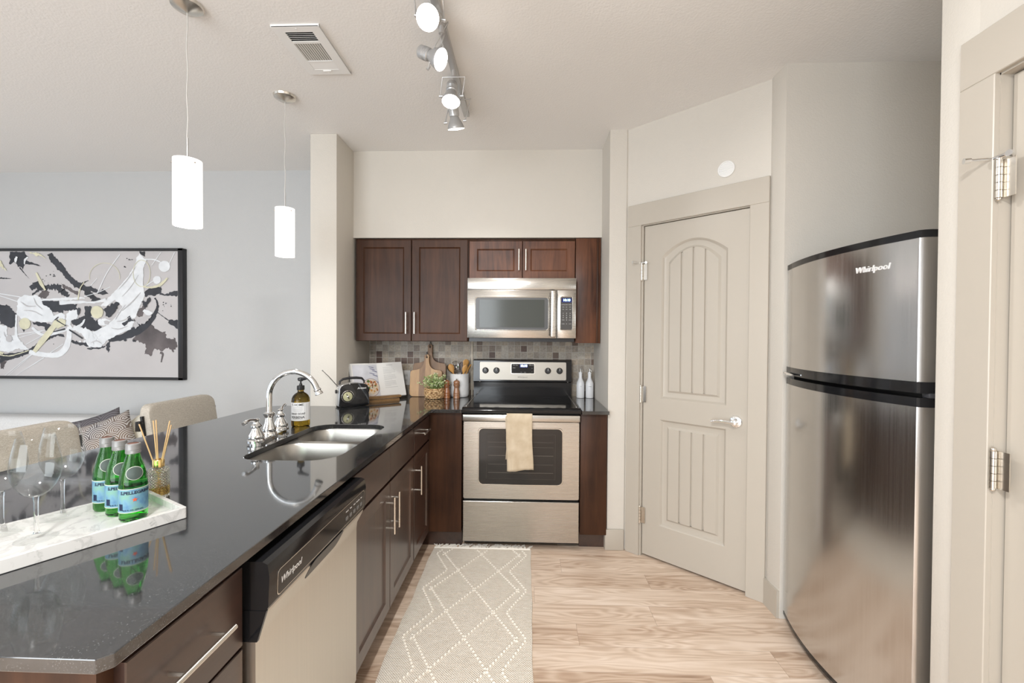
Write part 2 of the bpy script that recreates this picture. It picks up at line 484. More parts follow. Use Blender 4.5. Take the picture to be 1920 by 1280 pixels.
# ---------------------------------------------------------------- pantry door
b = NB()
def casing(b, f, u0, u1, top, wd, hd, th):
    for (a, c, d, e) in ((u0-wd, u0, 0, top), (u1, u1+wd, 0, top), (u0-wd, u1+wd, top, top+hd)):
        nested(b, rect_out(a, c, d, e), [(0, th-.002), (.002, th)], f, back=0)
casing(b, PF, -.012, .612, 2.095, .092, .135, .018)
for (a, c, d, e) in ((-.014, -.001, 0, 2.095), (.610, .624, 0, 2.095), (-.012, .622, 2.090, 2.10)):   # jamb lining
    prism(b, [(a, d), (c, d), (c, e), (a, e)], -.10, .004, PF)
struct('trim_1', b, TRIM)
b = NB(); prism(b, [(-.01, 0), (.62, 0), (.62, 2.09), (-.01, 2.09)], -.13, -.12, PF); struct('pantry_dark_sheet', b, DARKVOID)  # near-black sheet paints the shade behind the door gaps
DF = AX(PO - PN*.006 + PD*.003, PD, PN)
def arch_out(x0, x1, z0, z1, rise):
    def o(i):
        a, c, lo, hi, rs = x0+i, x1-i, z0+i, z1-i, max(.0, rise)
        pts = [(a, lo)] + [(a + (c-a)*k/6, lo) for k in range(1, 6)] + [(c, lo)]
        n = 16
        for k in range(n+1):
            t = k/n; x = c + (a-c)*t
            pts.append((x, hi - rs*(2*t-1)**2))
        return pts
    return o
def panel_door(parent, name, W_, Z0, Z1, f, panels, mat, th=.035):
    b = NB()
    outs = [arch_out(*p) for p in panels]
    loops = [[(0, Z0), (W_, Z0), (W_, Z1), (0, Z1)]] + [o(0) for o in outs]
    es = []
    for lp in loops:
        vs = [b.verts.new(f(Vector((u, v, 0)))) for u, v in lp]
        es += [b.edges.new((vs[i], vs[(i+1) % len(vs)])) for i in range(len(vs))]
    bmesh.ops.triangle_fill(b, edges=es, use_beauty=True)
    rings(b, [[f(Vector((u, v, -th))) for u, v in loops[0]], [f(Vector((u, v, 0))) for u, v in loops[0]]], True, True, False)
    for o, p in zip(outs, panels):
        rings(b, [[f(Vector((u, v, d))) for u, v in o(i)] for i, d in ((0, 0), (.004, -.003), (.011, -.014), (.015, -.016), (.040, -.016), (.052, -.006))], True, False, False)
        x0, x1, z0, z1, rise = p[0]+.052, p[1]-.052, p[2]+.052, p[3]-.052, p[4]
        xs = [(x0, 0)]
        for k in range(1, 4):
            g = x0 + (x1-x0)*k/4
            xs += [(g-.006, 0), (g-.002, 1), (g+.002, 1), (g+.006, 0)]
        xs.append((x1, 0)); fine = []
        for (a, da), (c, dc) in zip(xs, xs[1:]):
            fine.append((a, da))
            if c-a > .02: fine += [(a+(c-a)*t, 0) for t in (.33, .66)]
        fine.append(xs[-1])
        prev = None
        for x, dd in fine:
            t = (x-x0)/(x1-x0); zt = z1 - rise*(2*t-1)**2
            d = -.006 - .0085*dd
            cur = (b.verts.new(f(Vector((x, z0, d)))), b.verts.new(f(Vector((x, zt, d)))))
            if prev: b.faces.new((prev[0], cur[0], cur[1], prev[1]))
            prev = cur
    # faint stile joints above the arch
    return obj(name, b, mat, parent, 30)
door1 = thing('door_1', None, None, PO, kind='structure')
panel_door(door1, 'door_slab', .606, .014, 2.086, DF, [(.112, .495, 1.012, 1.972, .085), (.112, .495, .222, .882, .0)], TRIM)
def hinge(parent, f, u, z, bumper=False, out=.012):
    b = NB()
    p = lambda x, y, d: f(Vector((x, y, d)))
    for k in range(5):
        cyl(b, p(u, z-.05+k*.02+.0008, out), p(u, z-.05+(k+1)*.02-.0008, out), .0075, seg=14)
    ball(b, p(u, z+.053, out), .007, 10); ball(b, p(u, z-.053, out), .006, 10)
    prism(b, [(u-.002, z-.05), (u+.032, z-.05), (u+.032, z+.05), (u-.002, z+.05)], .001, .004, f)
    h = obj('hinge', b, NICKEL, parent)
    if bumper:
        b = NB()
        cyl(b, p(u-.018, z+.058, out), p(u+.018, z+.058, out), .006, seg=12)
        cyl(b, p(u-.012, z+.058, out), p(u-.030, z+.060, out+.045), .004, seg=10)
        cyl(b, p(u-.030, z+.060, out+.045), p(u-.034, z+.060, out+.058), .008, seg=12)
        cyl(b, p(u+.012, z+.058, out), p(u+.030, z+.056, out+.006), .004, seg=10)
        cyl(b, p(u+.030, z+.056, out+.002), p(u+.032, z+.056, out+.010), .008, seg=12)
        obj('door_stop', b, CHROME, h)
for z_, bp in ((1.80, True), (1.03, False), (.262, False)): hinge(door1, PF, -.007, z_, bp)
def lever(parent, f, u, z):
    b = NB(); a = f(Vector((u, z, 0))); n = (f(Vector((u, z, 1))) - a).normalized()
    lathe(b, [(.034, 0), (.034, .004), (.030, .010), (.022, .013), (.016, .014), (.014, .034), (.017, .038), (.017, .052), (.012, .055)], seg=28, M=axisM(a, n))
    pts = [f(Vector((u - t*.115, z - .002 + .010*math.sin(t*PI)*.5 - .004*t, .046 + .006*t))) for t in [i/8 for i in range(9)]]
    tube(b, pts, [.011, .011, .0105, .010, .0095, .009, .0088, .0086, .007], 12)
    return obj('lever_handle', b, CHROME, parent)
lever(door1, DF, .547, .930)

# ---------------------------------------------------------------- hall door at the right edge
HF = lambda p: Vector((1.2546 - p.z, 1.212 - p.x, p.y))       # u runs towards the camera
b = NB(); casing(b, HF, 0, .80, 2.098, .094, .135, .018)
for (a, c, d, e) in ((-.012, .003, 0, 2.098), (.797, .812, 0, 2.098), (0, .80, 2.093, 2.105)):
    prism(b, [(a, d), (c, d), (c, e), (a, e)], -.12, .004, HF)
struct('trim_2', b, TRIM)
door2 = thing('door_2', None, None, (1.2546, 1.212, 0), kind='structure')
DH = lambda p: Vector((1.2546 + .024 - p.z, 1.204 - p.x, p.y))
panel_door(door2, 'door_slab', .786, .014, 2.088, DH, [(.112, .664, 1.012, 1.972, .085), (.112, .664, .222, .882, .0)], TRIM)
for z_, bp in ((1.815, True), (1.045, False), (.262, False)): hinge(door2, HF, .010, z_, bp)

# ---------------------------------------------------------------- base cabinets of the peninsula
FX = YZ(-.657)            # (y, z, out), faces the aisle
def carcass(parent, x0, x1, y0, y1, toe=.075, side='x', top=.880):
    b = NB()
    if side == 'x':
        box(b, x0, x1, y0, y1, .10, top); box(b, x0, x1-toe, y0+.001, y1-.001, 0, .10)
    else:
        box(b, x0, x1, y0, y1, .10, top); box(b, x0+.001, x1-.001, y0+.03, y1, 0, .10)
    return obj('carcass', b, ESPRESSO, parent)
cab = thing('base_cabinet', 'dark brown drawer cabinet at the near end of the peninsula, left of the dishwasher', 'cabinet', (-.95, .80, 0), group='dark brown base cabinets')
carcass(cab, -1.24, -.657, .640, .960)
for i, (z0, z1) in enumerate(((.690, .868), (.400, .684), (.108, .394))):
    b = NB(); slab(b, .668, .955, z0, z1, FX)
    d = obj('drawer', b, ESPRESSO_X, cab)
    zz = (z0+z1)/2 if i == 0 else z1-.09
    pull('handle', YZ(-.637), .728, zz+.004, .883, zz+.004, d, NICKEL)
cab = thing('base_cabinet', 'dark brown sink cabinet with two doors, right of the dishwasher', 'cabinet', (-.95, 2.0, 0), group='dark brown base cabinets')
carcass(cab, -1.24, -.657, 1.572, 2.445, top=.70)
b = NB(); box(b, -.69, -.657, 1.572, 2.445, .70, .880); obj('front_rail', b, ESPRESSO, cab)
for y0, y1 in ((1.578, 2.012), (2.018, 2.440)):
    b = NB(); slab(b, y0, y1, .716, .868, FX); obj('false_drawer_front', b, ESPRESSO_X, cab)
for y0, y1, hy in ((1.578, 2.012, 1.978), (2.018, 2.440, 2.052)):
    b = NB(); shaker(b, y0, y1, .108, .704, FX, fr=.06)
    d = obj('door', b, ESPRESSO_B, cab); pull('handle', YZ(-.637), hy, .478, hy, .648, d, NICKEL)
cab = thing('base_cabinet', 'dark brown corner cabinet with one drawer and one door beside the stove', 'cabinet', (-.95, 2.65, 0), group='dark brown base cabinets')
carcass(cab, -1.24, -.657, 2.447, 2.862)
b = NB(); slab(b, 2.452, 2.832, .716, .868, FX); d = obj('drawer', b, ESPRESSO_X, cab); pull('handle', YZ(-.637), 2.575, .805, 2.715, .805, d, NICKEL)
b = NB(); shaker(b, 2.452, 2.832, .108, .704, FX, fr=.06); d = obj('door', b, ESPRESSO_B, cab); pull('handle', YZ(-.637), 2.488, .475, 2.488, .640, d, NICKEL)
b = NB(); box(b, -.657, -.425, 2.842, 2.862, .10, .885); obj('filler_panel', b, ESPRESSO, cab)
b = NB(); box(b, -.70, -.425, 2.872, 2.90, 0, .10); obj('toe_kick', b, ESPRESSO_X, cab)
b = NB(); box(b, -1.24, -.425, 2.90, 3.48, 0, .880); obj('corner_box', b, ESPRESSO, cab)
cab = thing('base_cabinet', 'narrow dark brown cabinet panel right of the stove, by the wall pillar', 'cabinet', (.43, 3.15, 0), group='dark brown base cabinets')
b = NB(); box(b, .351, .522, 2.842, 3.48, .10, .887, .002); obj('carcass', b, ESPRESSO, cab)
b = NB(); box(b, .351, .522, 2.89, 3.48, 0, .10); obj('toe_kick', b, ESPRESSO_X, cab)
b = NB(); box(b, -1.40, -1.245, .66, 2.875, 0, .892); struct('wall_peninsula', b, PAINT_DAYLIT)

# ---------------------------------------------------------------- worktops
SINK = rrect(-1.112, -.735, 1.622, 2.294, [.085, .10, .075, .115], 8)
edge = [(-.630, .612), (-.615, .627), (-.615, 2.797), (-.419, 2.797), (-.419, 3.486), (-1.272, 3.486), (-1.272, 2.874)]
edge += [(-1.62 + .118*math.cos(R(a)), 2.756 + .118*math.sin(R(a))) for a in range(90, 181, 10)]
edge += [(-1.795, 1.70), (-1.852, .612)]
b = NB(); plate(b, edge, [SINK], .892, .915)
ct = tag(obj('countertop', b, GRANITE, None, 0), 'long polished black granite worktop of the peninsula holding the sink', 'countertop', 'black granite worktops')
ct.modifiers.new('edge', 'BEVEL').width = .0025; ct.modifiers['edge'].limit_method = 'ANGLE'; ct.modifiers['edge'].segments = 2
b = NB(); prism(b, [(.3535, 2.797), (.5285, 2.797), (.5285, 3.487), (.3535, 3.487)], .892, .915)
ct = tag(obj('countertop', b, GRANITE, None, 0), 'short piece of black granite worktop right of the stove, under the white bottles', 'countertop', 'black granite worktops')
ct.modifiers.new('edge', 'BEVEL').width = .0025; ct.modifiers['edge'].segments = 2

# ---------------------------------------------------------------- sink and faucet
sk = thing('kitchen_sink', 'stainless steel undermount sink with two bowls set into the black worktop', 'sink', (-.92, 1.96, .70))
def loop3(lp, z): return [Vector((u, v, z)) for u, v in lp]
bowls = ((-1.116, -.730, 1.612, 1.985, .10), (-1.116, -.730, 2.018, 2.30, .085))
top = [rrect(a, c, d, e, r, 6) for a, c, d, e, r in bowls]
b = NB(); plate(b, rrect(-1.15, -.70, 1.585, 2.33, .10, 6), top, .8865, .8905); obj('rim', b, STEEL_SINK, sk)
for (a, c, d, e, r) in bowls:
    b = NB(); rs = []
    for ins, z in ((0, .890), (.004, .880), (.010, .80), (.016, .735), (.026, .715), (.045, .704), (.075, .700)):
        rs.append(loop3(rrect(a+ins, c-ins, d+ins, e-ins, max(.03, r-ins*.6), 6), z))
    rings(b, rs, True, False, True); bw = obj('bowl', b, STEEL_SINK, sk, 50, keepn=True)
    b = NB(); cx, cy = (a+c)/2, (d+e)/2
    lathe(b, [(.043, .7005), (.043, .703), (.034, .703), (.028, .7015)], (cx, cy, 0), 24); obj('drain', b, CHROME, bw)

FA = thing('faucet', 'chrome gooseneck faucet with two lever handles behind the sink', 'faucet', (-1.2, 1.99, .915))
fd = Vector((-.045, .30, 0)).normalized(); fo = Vector((-1.197, 1.985, .915))
fn = Vector((fd.y, -fd.x, 0))
FF = lambda u, v, z: fo + fd*u + fn*v + Vector((0, 0, z))
b = NB()
prism(b, rrect(-.155, .155, -.026, .026, .024, 5), 0, .010, lambda p: FF(p.x, p.y, p.z)); prism(b, rrect(-.150, .150, -.021, .021, .020, 5), .010, .014, lambda p: FF(p.x, p.y, p.z))
obj('deck_plate', b, CHROME, FA)
b = NB(); lathe(b, [(.033, 0), (.033, .012), (.028, .020), (.030, .026), (.027, .040), (.019, .062), (.017, .085), (.024, .097), (.025, .104), (.017, .110)], seg=26, M=Matrix.Translation(FF(0, 0, .008)))
obj('spout_base', b, CHROME, FA)
b = NB(); sx, sy, sz = FF(0, 0, 0)
pts = [(sx, sy, 1.02), (sx, sy, 1.07), (sx, sy, 1.105)]
pts += [(sx + .116 - .116*math.cos(R(a)), sy + .0*a, 1.105 + .116*math.sin(R(a))) for a in range(8, 168, 8)]
tube(b, pts, .0125, 18)
p1, p2 = Vector(pts[-2]), Vector(pts[-1]); dd = (p2-p1).normalized()
lathe(b, [(.0125, 0), (.016, .004), (.0165, .010), (.013, .014), (.0175, .024), (.018, .030), (.014, .031)], seg=20, M=axisM(p2, dd))
obj('spout', b, CHROME, FA)
for sgn in (-1, 1):
    b = NB()
    lathe(b, [(.036, 0), (.036, .010), (.031, .016), (.033, .022), (.030, .034), (.019, .054), (.016, .062), (.022, .068), (.022, .074), (.013, .082), (.011, .092), (.014, .098), (.008, .104)], seg=26, M=Matrix.Translation(FF(.128*sgn, 0, .008)))
    a = FF(.128*sgn, 0, .100)
    pp = [a + fd*sgn*(.088*t) + fn*(-.012*t) + Vector((0, 0, .010*math.sin(t*PI) + (.004 if sgn < 0 else .018)*t)) for t in [i/8 for i in range(9)]]
    tube(b, pp, [.010, .009, .0075, .0066, .0066, .0072, .0085, .0095, .0075], 12)
    obj('lever_handle', b, CHROME, FA)

# ---------------------------------------------------------------- dishwasher
dw = thing('dishwasher', 'stainless steel dishwasher with black control strip between the drawer cabinet and sink cabinet', 'dishwasher', (-.92, 1.266, 0))
b = NB(); box(b, -1.22, -.66, .968, 1.564, .04, .872); box(b, -.72, -.68, .97, 1.562, 0, .11); obj('tub', b, BLACKPLASTIC, dw)
def prof_y(b, prof, y0, y1):      # profile (x, z) swept along y
    rings(b, [[Vector((x, y0, z)) for x, z in prof], [Vector((x, y1, z)) for x, z in prof]])
b = NB()
prof_y(b, [(-.66, .125), (-.620, .125), (-.618, .130), (-.6175, .69), (-.615, .712), (-.594, .752), (-.594, .760), (-.66, .760)], .970, 1.562)
dp = obj('door_panel', b, STEEL_DW, dw, 25)
b = NB()
prof_y(b, [(-.66, .760), (-.592, .760), (-.5865, .770), (-.5835, .84), (-.588, .868), (-.600, .874), (-.66, .874)], .968, 1.564)
prof_y(b, [(-.66, .690), (-.612, .690), (-.590, .762), (-.66, .762)], .9665, .974)
con = obj('control_strip', b, BLACKGLOSS, dw, 25)
CF = lambda p: Vector((-.5860 + (p.y-.77)*.043 + p.z, p.x, p.y))
b = NB()
prism(b, rrect(1.000, 1.545, .775, .838, .012, 4), 0, .0012, CF); obj('trim_outline', b, NICKEL, con)
b = NB(); prism(b, rrect(1.003, 1.542, .7775, .8355, .010, 4), .0008, .0018, CF); obj('display_window', b, BLACKGLOSS, con)
b = NB(); prism(b, rrect(1.175, 1.385, .712, .768, .02, 4), -.03, .0004, lambda p: Vector((-.6150 + (p.y-.712)*.525 + .0008 + p.z, p.x, p.y))); obj('handle_pocket', b, BLACKPLASTIC, dw)
text('lettering', 'Whirlpool', .023, lambda p: CF(Vector((1.060+p.x, .806+p.y, .0018+p.z))), WHITE_INK, con, shear=.25)
for k in range(5):
    text('lettering', ('Normal', 'Heavy', 'Quick', 'Heated Dry', 'Start')[k], .0062, lambda p, k=k: CF(Vector((1.395+k*.030+p.x, .819+p.y, .0018+p.z))), WHITE_INK, con)
    b = NB(); prism(b, rrect(1.386+k*.030, 1.404+k*.030, .790, .802, .004, 3), .0018, .0030, CF); obj('button', b, GREY_INK, con)

# ---------------------------------------------------------------- stove
XL, XR = -.414, .343
st = thing('stove', 'stainless steel electric stove with black glass cooktop in the middle of the back wall', 'stove', (-.035, 3.12, 0))
FS = XZ(2.862)
b = NB(); box(b, XL+.004, XR-.004, 2.87, 3.44, .025, .905)
for x in (XL+.05, XR-.05):
    for y in (2.95, 3.38): cyl(b, (x, y, 0), (x, y, .03), .02)
obj('body', b, BLACKPLASTIC, st)
b = NB(); nested(b, rect_out(XL, XR, .046, .311), [(0, .027), (.003, .030)], FS, back=-.005); obj('drawer', b, STEEL, st)
b = NB()
nested(b, lambda i: rrect(XL+i, XR-i, .326+i, .835-i, .012, 4), [(0, .0), (0, .027), (.003, .030)], FS, back=-.01)
dr = obj('oven_door', b, STEEL, st)
b = NB(); nested(b, lambda i: rrect(-.3165+i, .2385-i, .418+i, .795-i, .030, 5), [(0, .0305), (.002, .0335), (.006, .0335), (.008, .030)], FS, back=.02); obj('window_trim', b, NICKEL, dr)
b = NB(); prism(b, rrect(-.309, .231, .4255, .7875, .024, 5), .028, .0312, FS); wn = obj('oven_window', b, pm('oven_glass', (.022, .020, .019), .07), dr)
b = NB()
for z in (.50, .612): box(b, -.25, .175, 2.8300, 2.8306, z, z+.003)
for z in (.555, .668, .70): box(b, -.25, .175, 2.8301, 2.8306, z, z+.0014)
obj('oven_rack', b, pm('rack_wire', (.14, .125, .11), .4, .5), wn)
b = NB(); box(b, -.262, -.260, 2.8300, 2.8306, .46, .75); box(b, .186, .188, 2.8300, 2.8306, .46, .75); box(b, -.262, .188, 2.83, 2.8306, .46, .462); box(b, -.262, .188, 2.83, 2.8306, .75, .752); obj('inner_frame', b, pm('oven_inner', (.05, .042, .035), .4), wn)
b = NB(); box(b, XL, XR, 2.790, 2.806, .842, .886, .006, 3)
for x in (XL+.012, XR-.044): box(b, x, x+.032, 2.80, 2.84, .846, .880, .003)
obj('handle', b, STEEL, dr)
b = NB()
prof = [(2.800, .894), (2.794, .902), (2.794, .914), (2.803, .924), (2.83, .928), (3.42, .928), (3.42, .894)]
rings(b, [[Vector((x, y, z)) for y, z in prof] for x in (XL-.004, XR+.006)])
top_ = obj('cooktop', b, BLACKGLOSS, st, 40)
for x in (XL+.016, XR-.018):
    b = NB(); box(b, x-.0035, x+.0035, 2.86, 3.38, .9275, .9305, .001); obj('side_trim', b, STEEL, top_)
RINGP = pm('burner_print', (.040, .040, .042), .25)
for (x, y, r) in ((-.22, 2.99, .10), (.155, 2.99, .115), (-.21, 3.24, .075), (.16, 3.24, .09)):
    b = NB()
    for rr in (r, r*.55):
        lathe(b, [(rr-.003, .9281), (rr-.003, .9284), (rr, .9284), (rr, .9281)], (x, y, 0), 48, loop=True, caps=False)
    obj('burner_ring', b, RINGP, top_)
for y0_, z0_, z1_ in ((2.872, .300, .330), (2.866, .834, .895)):
    b = NB(); box(b, XL, XR, y0_, 2.90, z0_, z1_); obj('dark_seam', b, DARKVOID, st)  # near-black strips put the shade of the seams into colour
# back panel with the controls
b = NB()
prof = [(3.475, .92), (3.405, .92), (3.405, 1.030), (3.380, 1.040), (3.384, 1.200), (3.402, 1.208), (3.475, 1.208)]
rings(b, [[Vector((x, y, z)) for y, z in prof] for x in (XL-.002, XR+.002)])
bg = obj('backguard', b, BLACKGLOSS, st, 30)
GF = lambda p: Vector((p.x, 3.380 + (p.y-1.040)*.025 - p.z, p.y))
b = NB(); prism(b, rrect(-.366, .303, 1.052, 1.190, .008, 4), 0, .002, GF); cp = obj('control_panel', b, STEEL_P, bg)
for x in (-.322, -.236, .162, .252):
    b = NB(); c = GF(Vector((x, 1.124, .002))); n = Vector((0, -1, .025)).normalized()
    lathe(b, [(.024, 0), (.024, .004), (.0215, .006), (.0195, .024), (.0175, .027)], seg=28, M=axisM(c, n)); k = obj('knob', b, BLACKPLASTIC, bg)
    b = NB(); prism(b, [(x-.0015, 1.124), (x+.0015, 1.124), (x+.0015, 1.144), (x-.0015, 1.144)], .0285, .0302, GF); obj('pointer', b, WHITE_INK, k)
b = NB(); prism(b, rrect(-.124, .060, 1.099, 1.180, .008, 4), .002, .0035, GF); ob = obj('display_bezel', b, NICKEL, bg)
b = NB(); prism(b, rrect(-.120, .056, 1.103, 1.176, .006, 4), .003, .0045, GF); ob = obj('display', b, BLACKGLOSS, bg)
CLOCK = pm('clock_digits', (.1, .2, .5), .4, emit=(.45, .62, 1.0), estr=6)
CLOCKBG = pm('clock_window', (.004, .006, .03), .2, emit=(.02, .03, .25), estr=.5)
b = NB(); prism(b, rrect(-.056, .006, 1.148, 1.174, .002, 2), .0045, .0048, GF); obj('clock_window', b, CLOCKBG, ob)
text('lettering', '10:10', .024, lambda p: GF(Vector((-.025+p.x, 1.1605+p.y, .0050+p.z))), CLOCK, ob, bold=.0006)
for k, (x, z, s) in enumerate(((-.100, 1.165, 'BAKE'), (-.078, 1.165, 'BROIL'), (-.100, 1.145, 'CLEAN'), (.024, 1.165, 'TIMER'), (.045, 1.165, 'CLOCK'), (-.045, 1.112, '1 2 3'), (-.015, 1.112, '4 5 6'), (.04, 1.142, '+'), (.04, 1.118, '-'))):
    text('lettering', s, .0065 if len(s) > 1 else .012, lambda p, x=x, z=z: GF(Vector((x+p.x, z+p.y, .0047+p.z))), WHITE_INK, ob)
text('lettering', 'Whirlpool', .018, lambda p: GF(Vector((-.035+p.x, 1.073+p.y, .0022+p.z))), GREY_INK, cp, shear=.25)
for x in (-.365, .315):
    b = NB(); ball(b, (x, 3.383, 1.037), .0045, 8); obj('screw', b, NICKEL, bg)

# towel on the oven handle
def towel():
    b = NB(); x0, x1 = -.128, .037; nu, nv = 16, 40
    # path over the bar: front hem -> up -> over -> behind
    path = []
    for k in range(24): path.append((2.7835, .528 + (.884-.528)*k/23))
    path += [(2.7845, .889), (2.790, .8925), (2.800, .8925), (2.8115, .889), (2.8128, .87), (2.8135, .855)]
    vs = []
    for j, (y, z) in enumerate(path):
        row = []
        for i in range(nu+1):
            t = i/nu; amt = max(0, 1-j/26)
            sag = (.004*math.sin(t*9+1) + .003*math.sin(t*17)) * amt
            tip = (.010*t - .004*math.sin(t*6)) * max(0, 1-j/8)
            x = x0 + (x1-x0)*t + .006*math.sin(z*14)*amt + (.008*(1-j/24) if t > .9 else 0)*.5
            row.append(b.verts.new((x, y - abs(sag) - .004*amt, z + tip)))
        vs.append(row)
    for r0, r1 in zip(vs, vs[1:]):
        for i in range(nu): b.faces.new((r0[i], r0[i+1], r1[i+1], r1[i]))
    # the shorter back layer peeking out at the left
    vs = []
    for j in range(16):
        z = .600 + (.880-.600)*j/15; row = []
        for i in range(7):
            t = i/6; row.append(b.verts.new((x0-.004+.05*t+.004*math.sin(z*20), 2.7865, z+.004*t)))
        vs.append(row)
    for r0, r1 in zip(vs, vs[1:]):
        for i in range(6): b.faces.new((r0[i], r0[i+1], r1[i+1], r1[i]))
    return b
t = NT('beige_cotton'); nz = t.noise(t.coord((14, 14, 14)), 1.0, 4); fz = t.noise(t.coord((500, 500, 300)), 1.0, 2)
t.set(Base_Color=t.ramp(nz, [(.3, (.50, .40, .275)), (.68, (.66, .565, .43))]), Roughness=.95); t.bump(fz, .6, .003)
TOWEL = t.m
tw = tag(obj('dish_towel', towel(), TOWEL, None, 80), 'folded beige dish towel hanging over the oven door handle', 'towel')
m_ = tw.modifiers.new('thick', 'SOLIDIFY'); m_.thickness = .003; m_.offset = 1

# ---------------------------------------------------------------- microwave
mw = thing('microwave', 'stainless steel over-the-range microwave mounted under the small cabinet doors', 'microwave', (-.035, 3.29, 1.375))
FM = XZ(3.10)
b = NB(); box(b, XL-.006, XR-.001, 3.10, 3.49, 1.385, 1.799); obj('body', b, BLACKPLASTIC, mw)
b = NB(); box(b, XL, XR-.01, 3.105, 3.45, 1.352, 1.386); b2 = obj('underside_vent', b, BLACKPLASTIC, mw)
b = NB(); nested(b, rect_out(-.424, .342, 1.7185, 1.800), [(0, .018), (.003, .020)], FM, back=-.02); tp = obj('top_strip', b, STEEL, mw)
text('lettering', 'Whirlpool', .028, lambda p: FM(Vector((-.04+p.x, 1.762+p.y, .0202+p.z))), pm('bright_badge', (.82, .81, .79), .2, 1), tp, shear=.25, out=.0015)
b = NB(); nested(b, rect_out(-.424, .206, 1.378, 1.7160), [(0, .018), (.003, .020)], FM, back=-.02); md = obj('door', b, STEEL, mw)
b = NB(); nested(b, lambda i: rrect(-.371+i, .1515-i, 1.430+i, 1.6685-i, .018, 4), [(0, .0202), (.003, .0225), (.006, .0205)], FM, back=.01); obj('window_trim', b, NICKEL, md)
b = NB(); prism(b, rrect(-.366, .1465, 1.435, 1.6635, .014, 4), .018, .0212, FM); obj('window_border', b, pm('microwave_border', (.085, .085, .087), .3), md)
b = NB(); prism(b, rrect(-.338, .121, 1.452, 1.648, .004, 3), .0208, .0218, FM); obj('window', b, pm('microwave_glass', (.065, .07, .064), .12), md)
b = NB(); box(b, .163, .199, 3.048, 3.066, 1.384, 1.712, .006, 3)
for z in (1.40, 1.68): box(b, .170, .192, 3.06, 3.085, z, z+.02)
obj('handle', b, STEEL, md)
b = NB(); nested(b, rect_out(.210, .342, 1.378, 1.7160), [(0, .018), (.003, .020)], FM, back=-.02); mc = obj('control_panel', b, STEEL, mw)
b = NB(); nested(b, lambda i: rrect(.231+i, .320-i, 1.4345+i, 1.6725-i, .008, 4), [(0, .0202), (.0025, .022), (.005, .0205)], FM, back=.01); obj('keypad_trim', b, NICKEL, mc)
b = NB(); prism(b, rrect(.235, .316, 1.4385, 1.6685, .006, 4), .018, .0212, FM); kp = obj('keypad', b, pm('keypad_grey', (.06, .056, .053), .35), mc)
b = NB(); prism(b, rrect(.241, .310, 1.630, 1.660, .003, 3), .0210, .0220, FM); dp_ = obj('display', b, CLOCKBG, mc)
text('lettering', '10:10', .023, lambda p: FM(Vector((.2755+p.x, 1.6455+p.y, .0222+p.z))), pm('clock_digits_cyan', (.1, .3, .5), .4, emit=(.45, .85, 1.0), estr=5), dp_, bold=.0005)
for k, s in enumerate(('POPCORN', 'REHEAT', 'DEFROST', 'COOK', 'MELT', 'STEAM', 'VENT', 'LIGHT', 'TIMER')):
    text('lettering', s, .0052, lambda p, k=k: FM(Vector((.252+(k % 3)*.024+p.x, 1.613-(k//3)*.016+p.y, .0213+p.z))), WHITE_INK, kp)
for k, s in enumerate('123456789'):
    text('lettering', s, .0115, lambda p, k=k: FM(Vector((.252+(k % 3)*.024+p.x, 1.553-(k//3)*.0155+p.y, .0213+p.z))), WHITE_INK, kp)
for k, s in enumerate(('POWER', '0', 'CLOCK', 'CANCEL', '+', 'START')):
    text('lettering', s, .0115 if len(s) == 1 else .0052, lambda p, k=k: FM(Vector((.252+(k % 3)*.024+p.x, (1.5065, 1.479)[k//3]+p.y, .0213+p.z))), WHITE_INK, kp)

# ---------------------------------------------------------------- wall cabinets
FU = XZ(3.178)           # carcass front; doors are 2 cm thick
uc = thing('wall_cabinet', 'dark brown two-door wall cabinet left of the microwave', 'cabinet', (-.84, 3.33, 1.35), group='dark brown wall cabinets')
b = NB(); box(b, -1.262, -.430, 3.178, 3.487, 1.349, 2.098, .001); obj('carcass', b, ESPRESSO, uc)
for x0, x1, hx in ((-1.254, -.848, -.878), (-.842, -.436, -.816)):
    b = NB(); shaker(b, x0, x1, 1.352, 2.086, FU, fr=.052); d = obj('door', b, ESPRESSO, uc); pull('handle', XZ(3.158), hx, 1.404, hx, 1.560, d, NICKEL)
uc = thing('wall_cabinet', 'short brown two-door wall cabinet directly above the microwave', 'cabinet', (-.035, 3.33, 1.80), group='dark brown wall cabinets')
b = NB(); box(b, -.428, .3445, 3.178, 3.487, 1.8005, 2.098, .001); obj('carcass', b, ESPRESSO, uc)
for x0, x1, hx in ((-.422, -.040, -.062), (-.035, .340, -.012)):
    b = NB(); shaker(b, x0, x1, 1.805, 2.076, FU, fr=.055); d = obj('door', b, ESPRESSO_LIT, uc); pull('handle', XZ(3.158), hx, 1.862, hx, 2.014, d, NICKEL)
uc = thing('wall_cabinet', 'narrow doorless brown wall cabinet panel right of the microwave', 'cabinet', (.435, 3.33, 1.34), group='dark brown wall cabinets')
b = NB(); box(b, .347, .526, 3.166, 3.487, 1.344, 2.098, .001); obj('carcass', b, ESPRESSO_LIT, uc)
b = NB(); box(b, .497, .512, 3.158, 3.167, 1.344, 2.098, .002); obj('edge_moulding', b, ESPRESSO, uc)

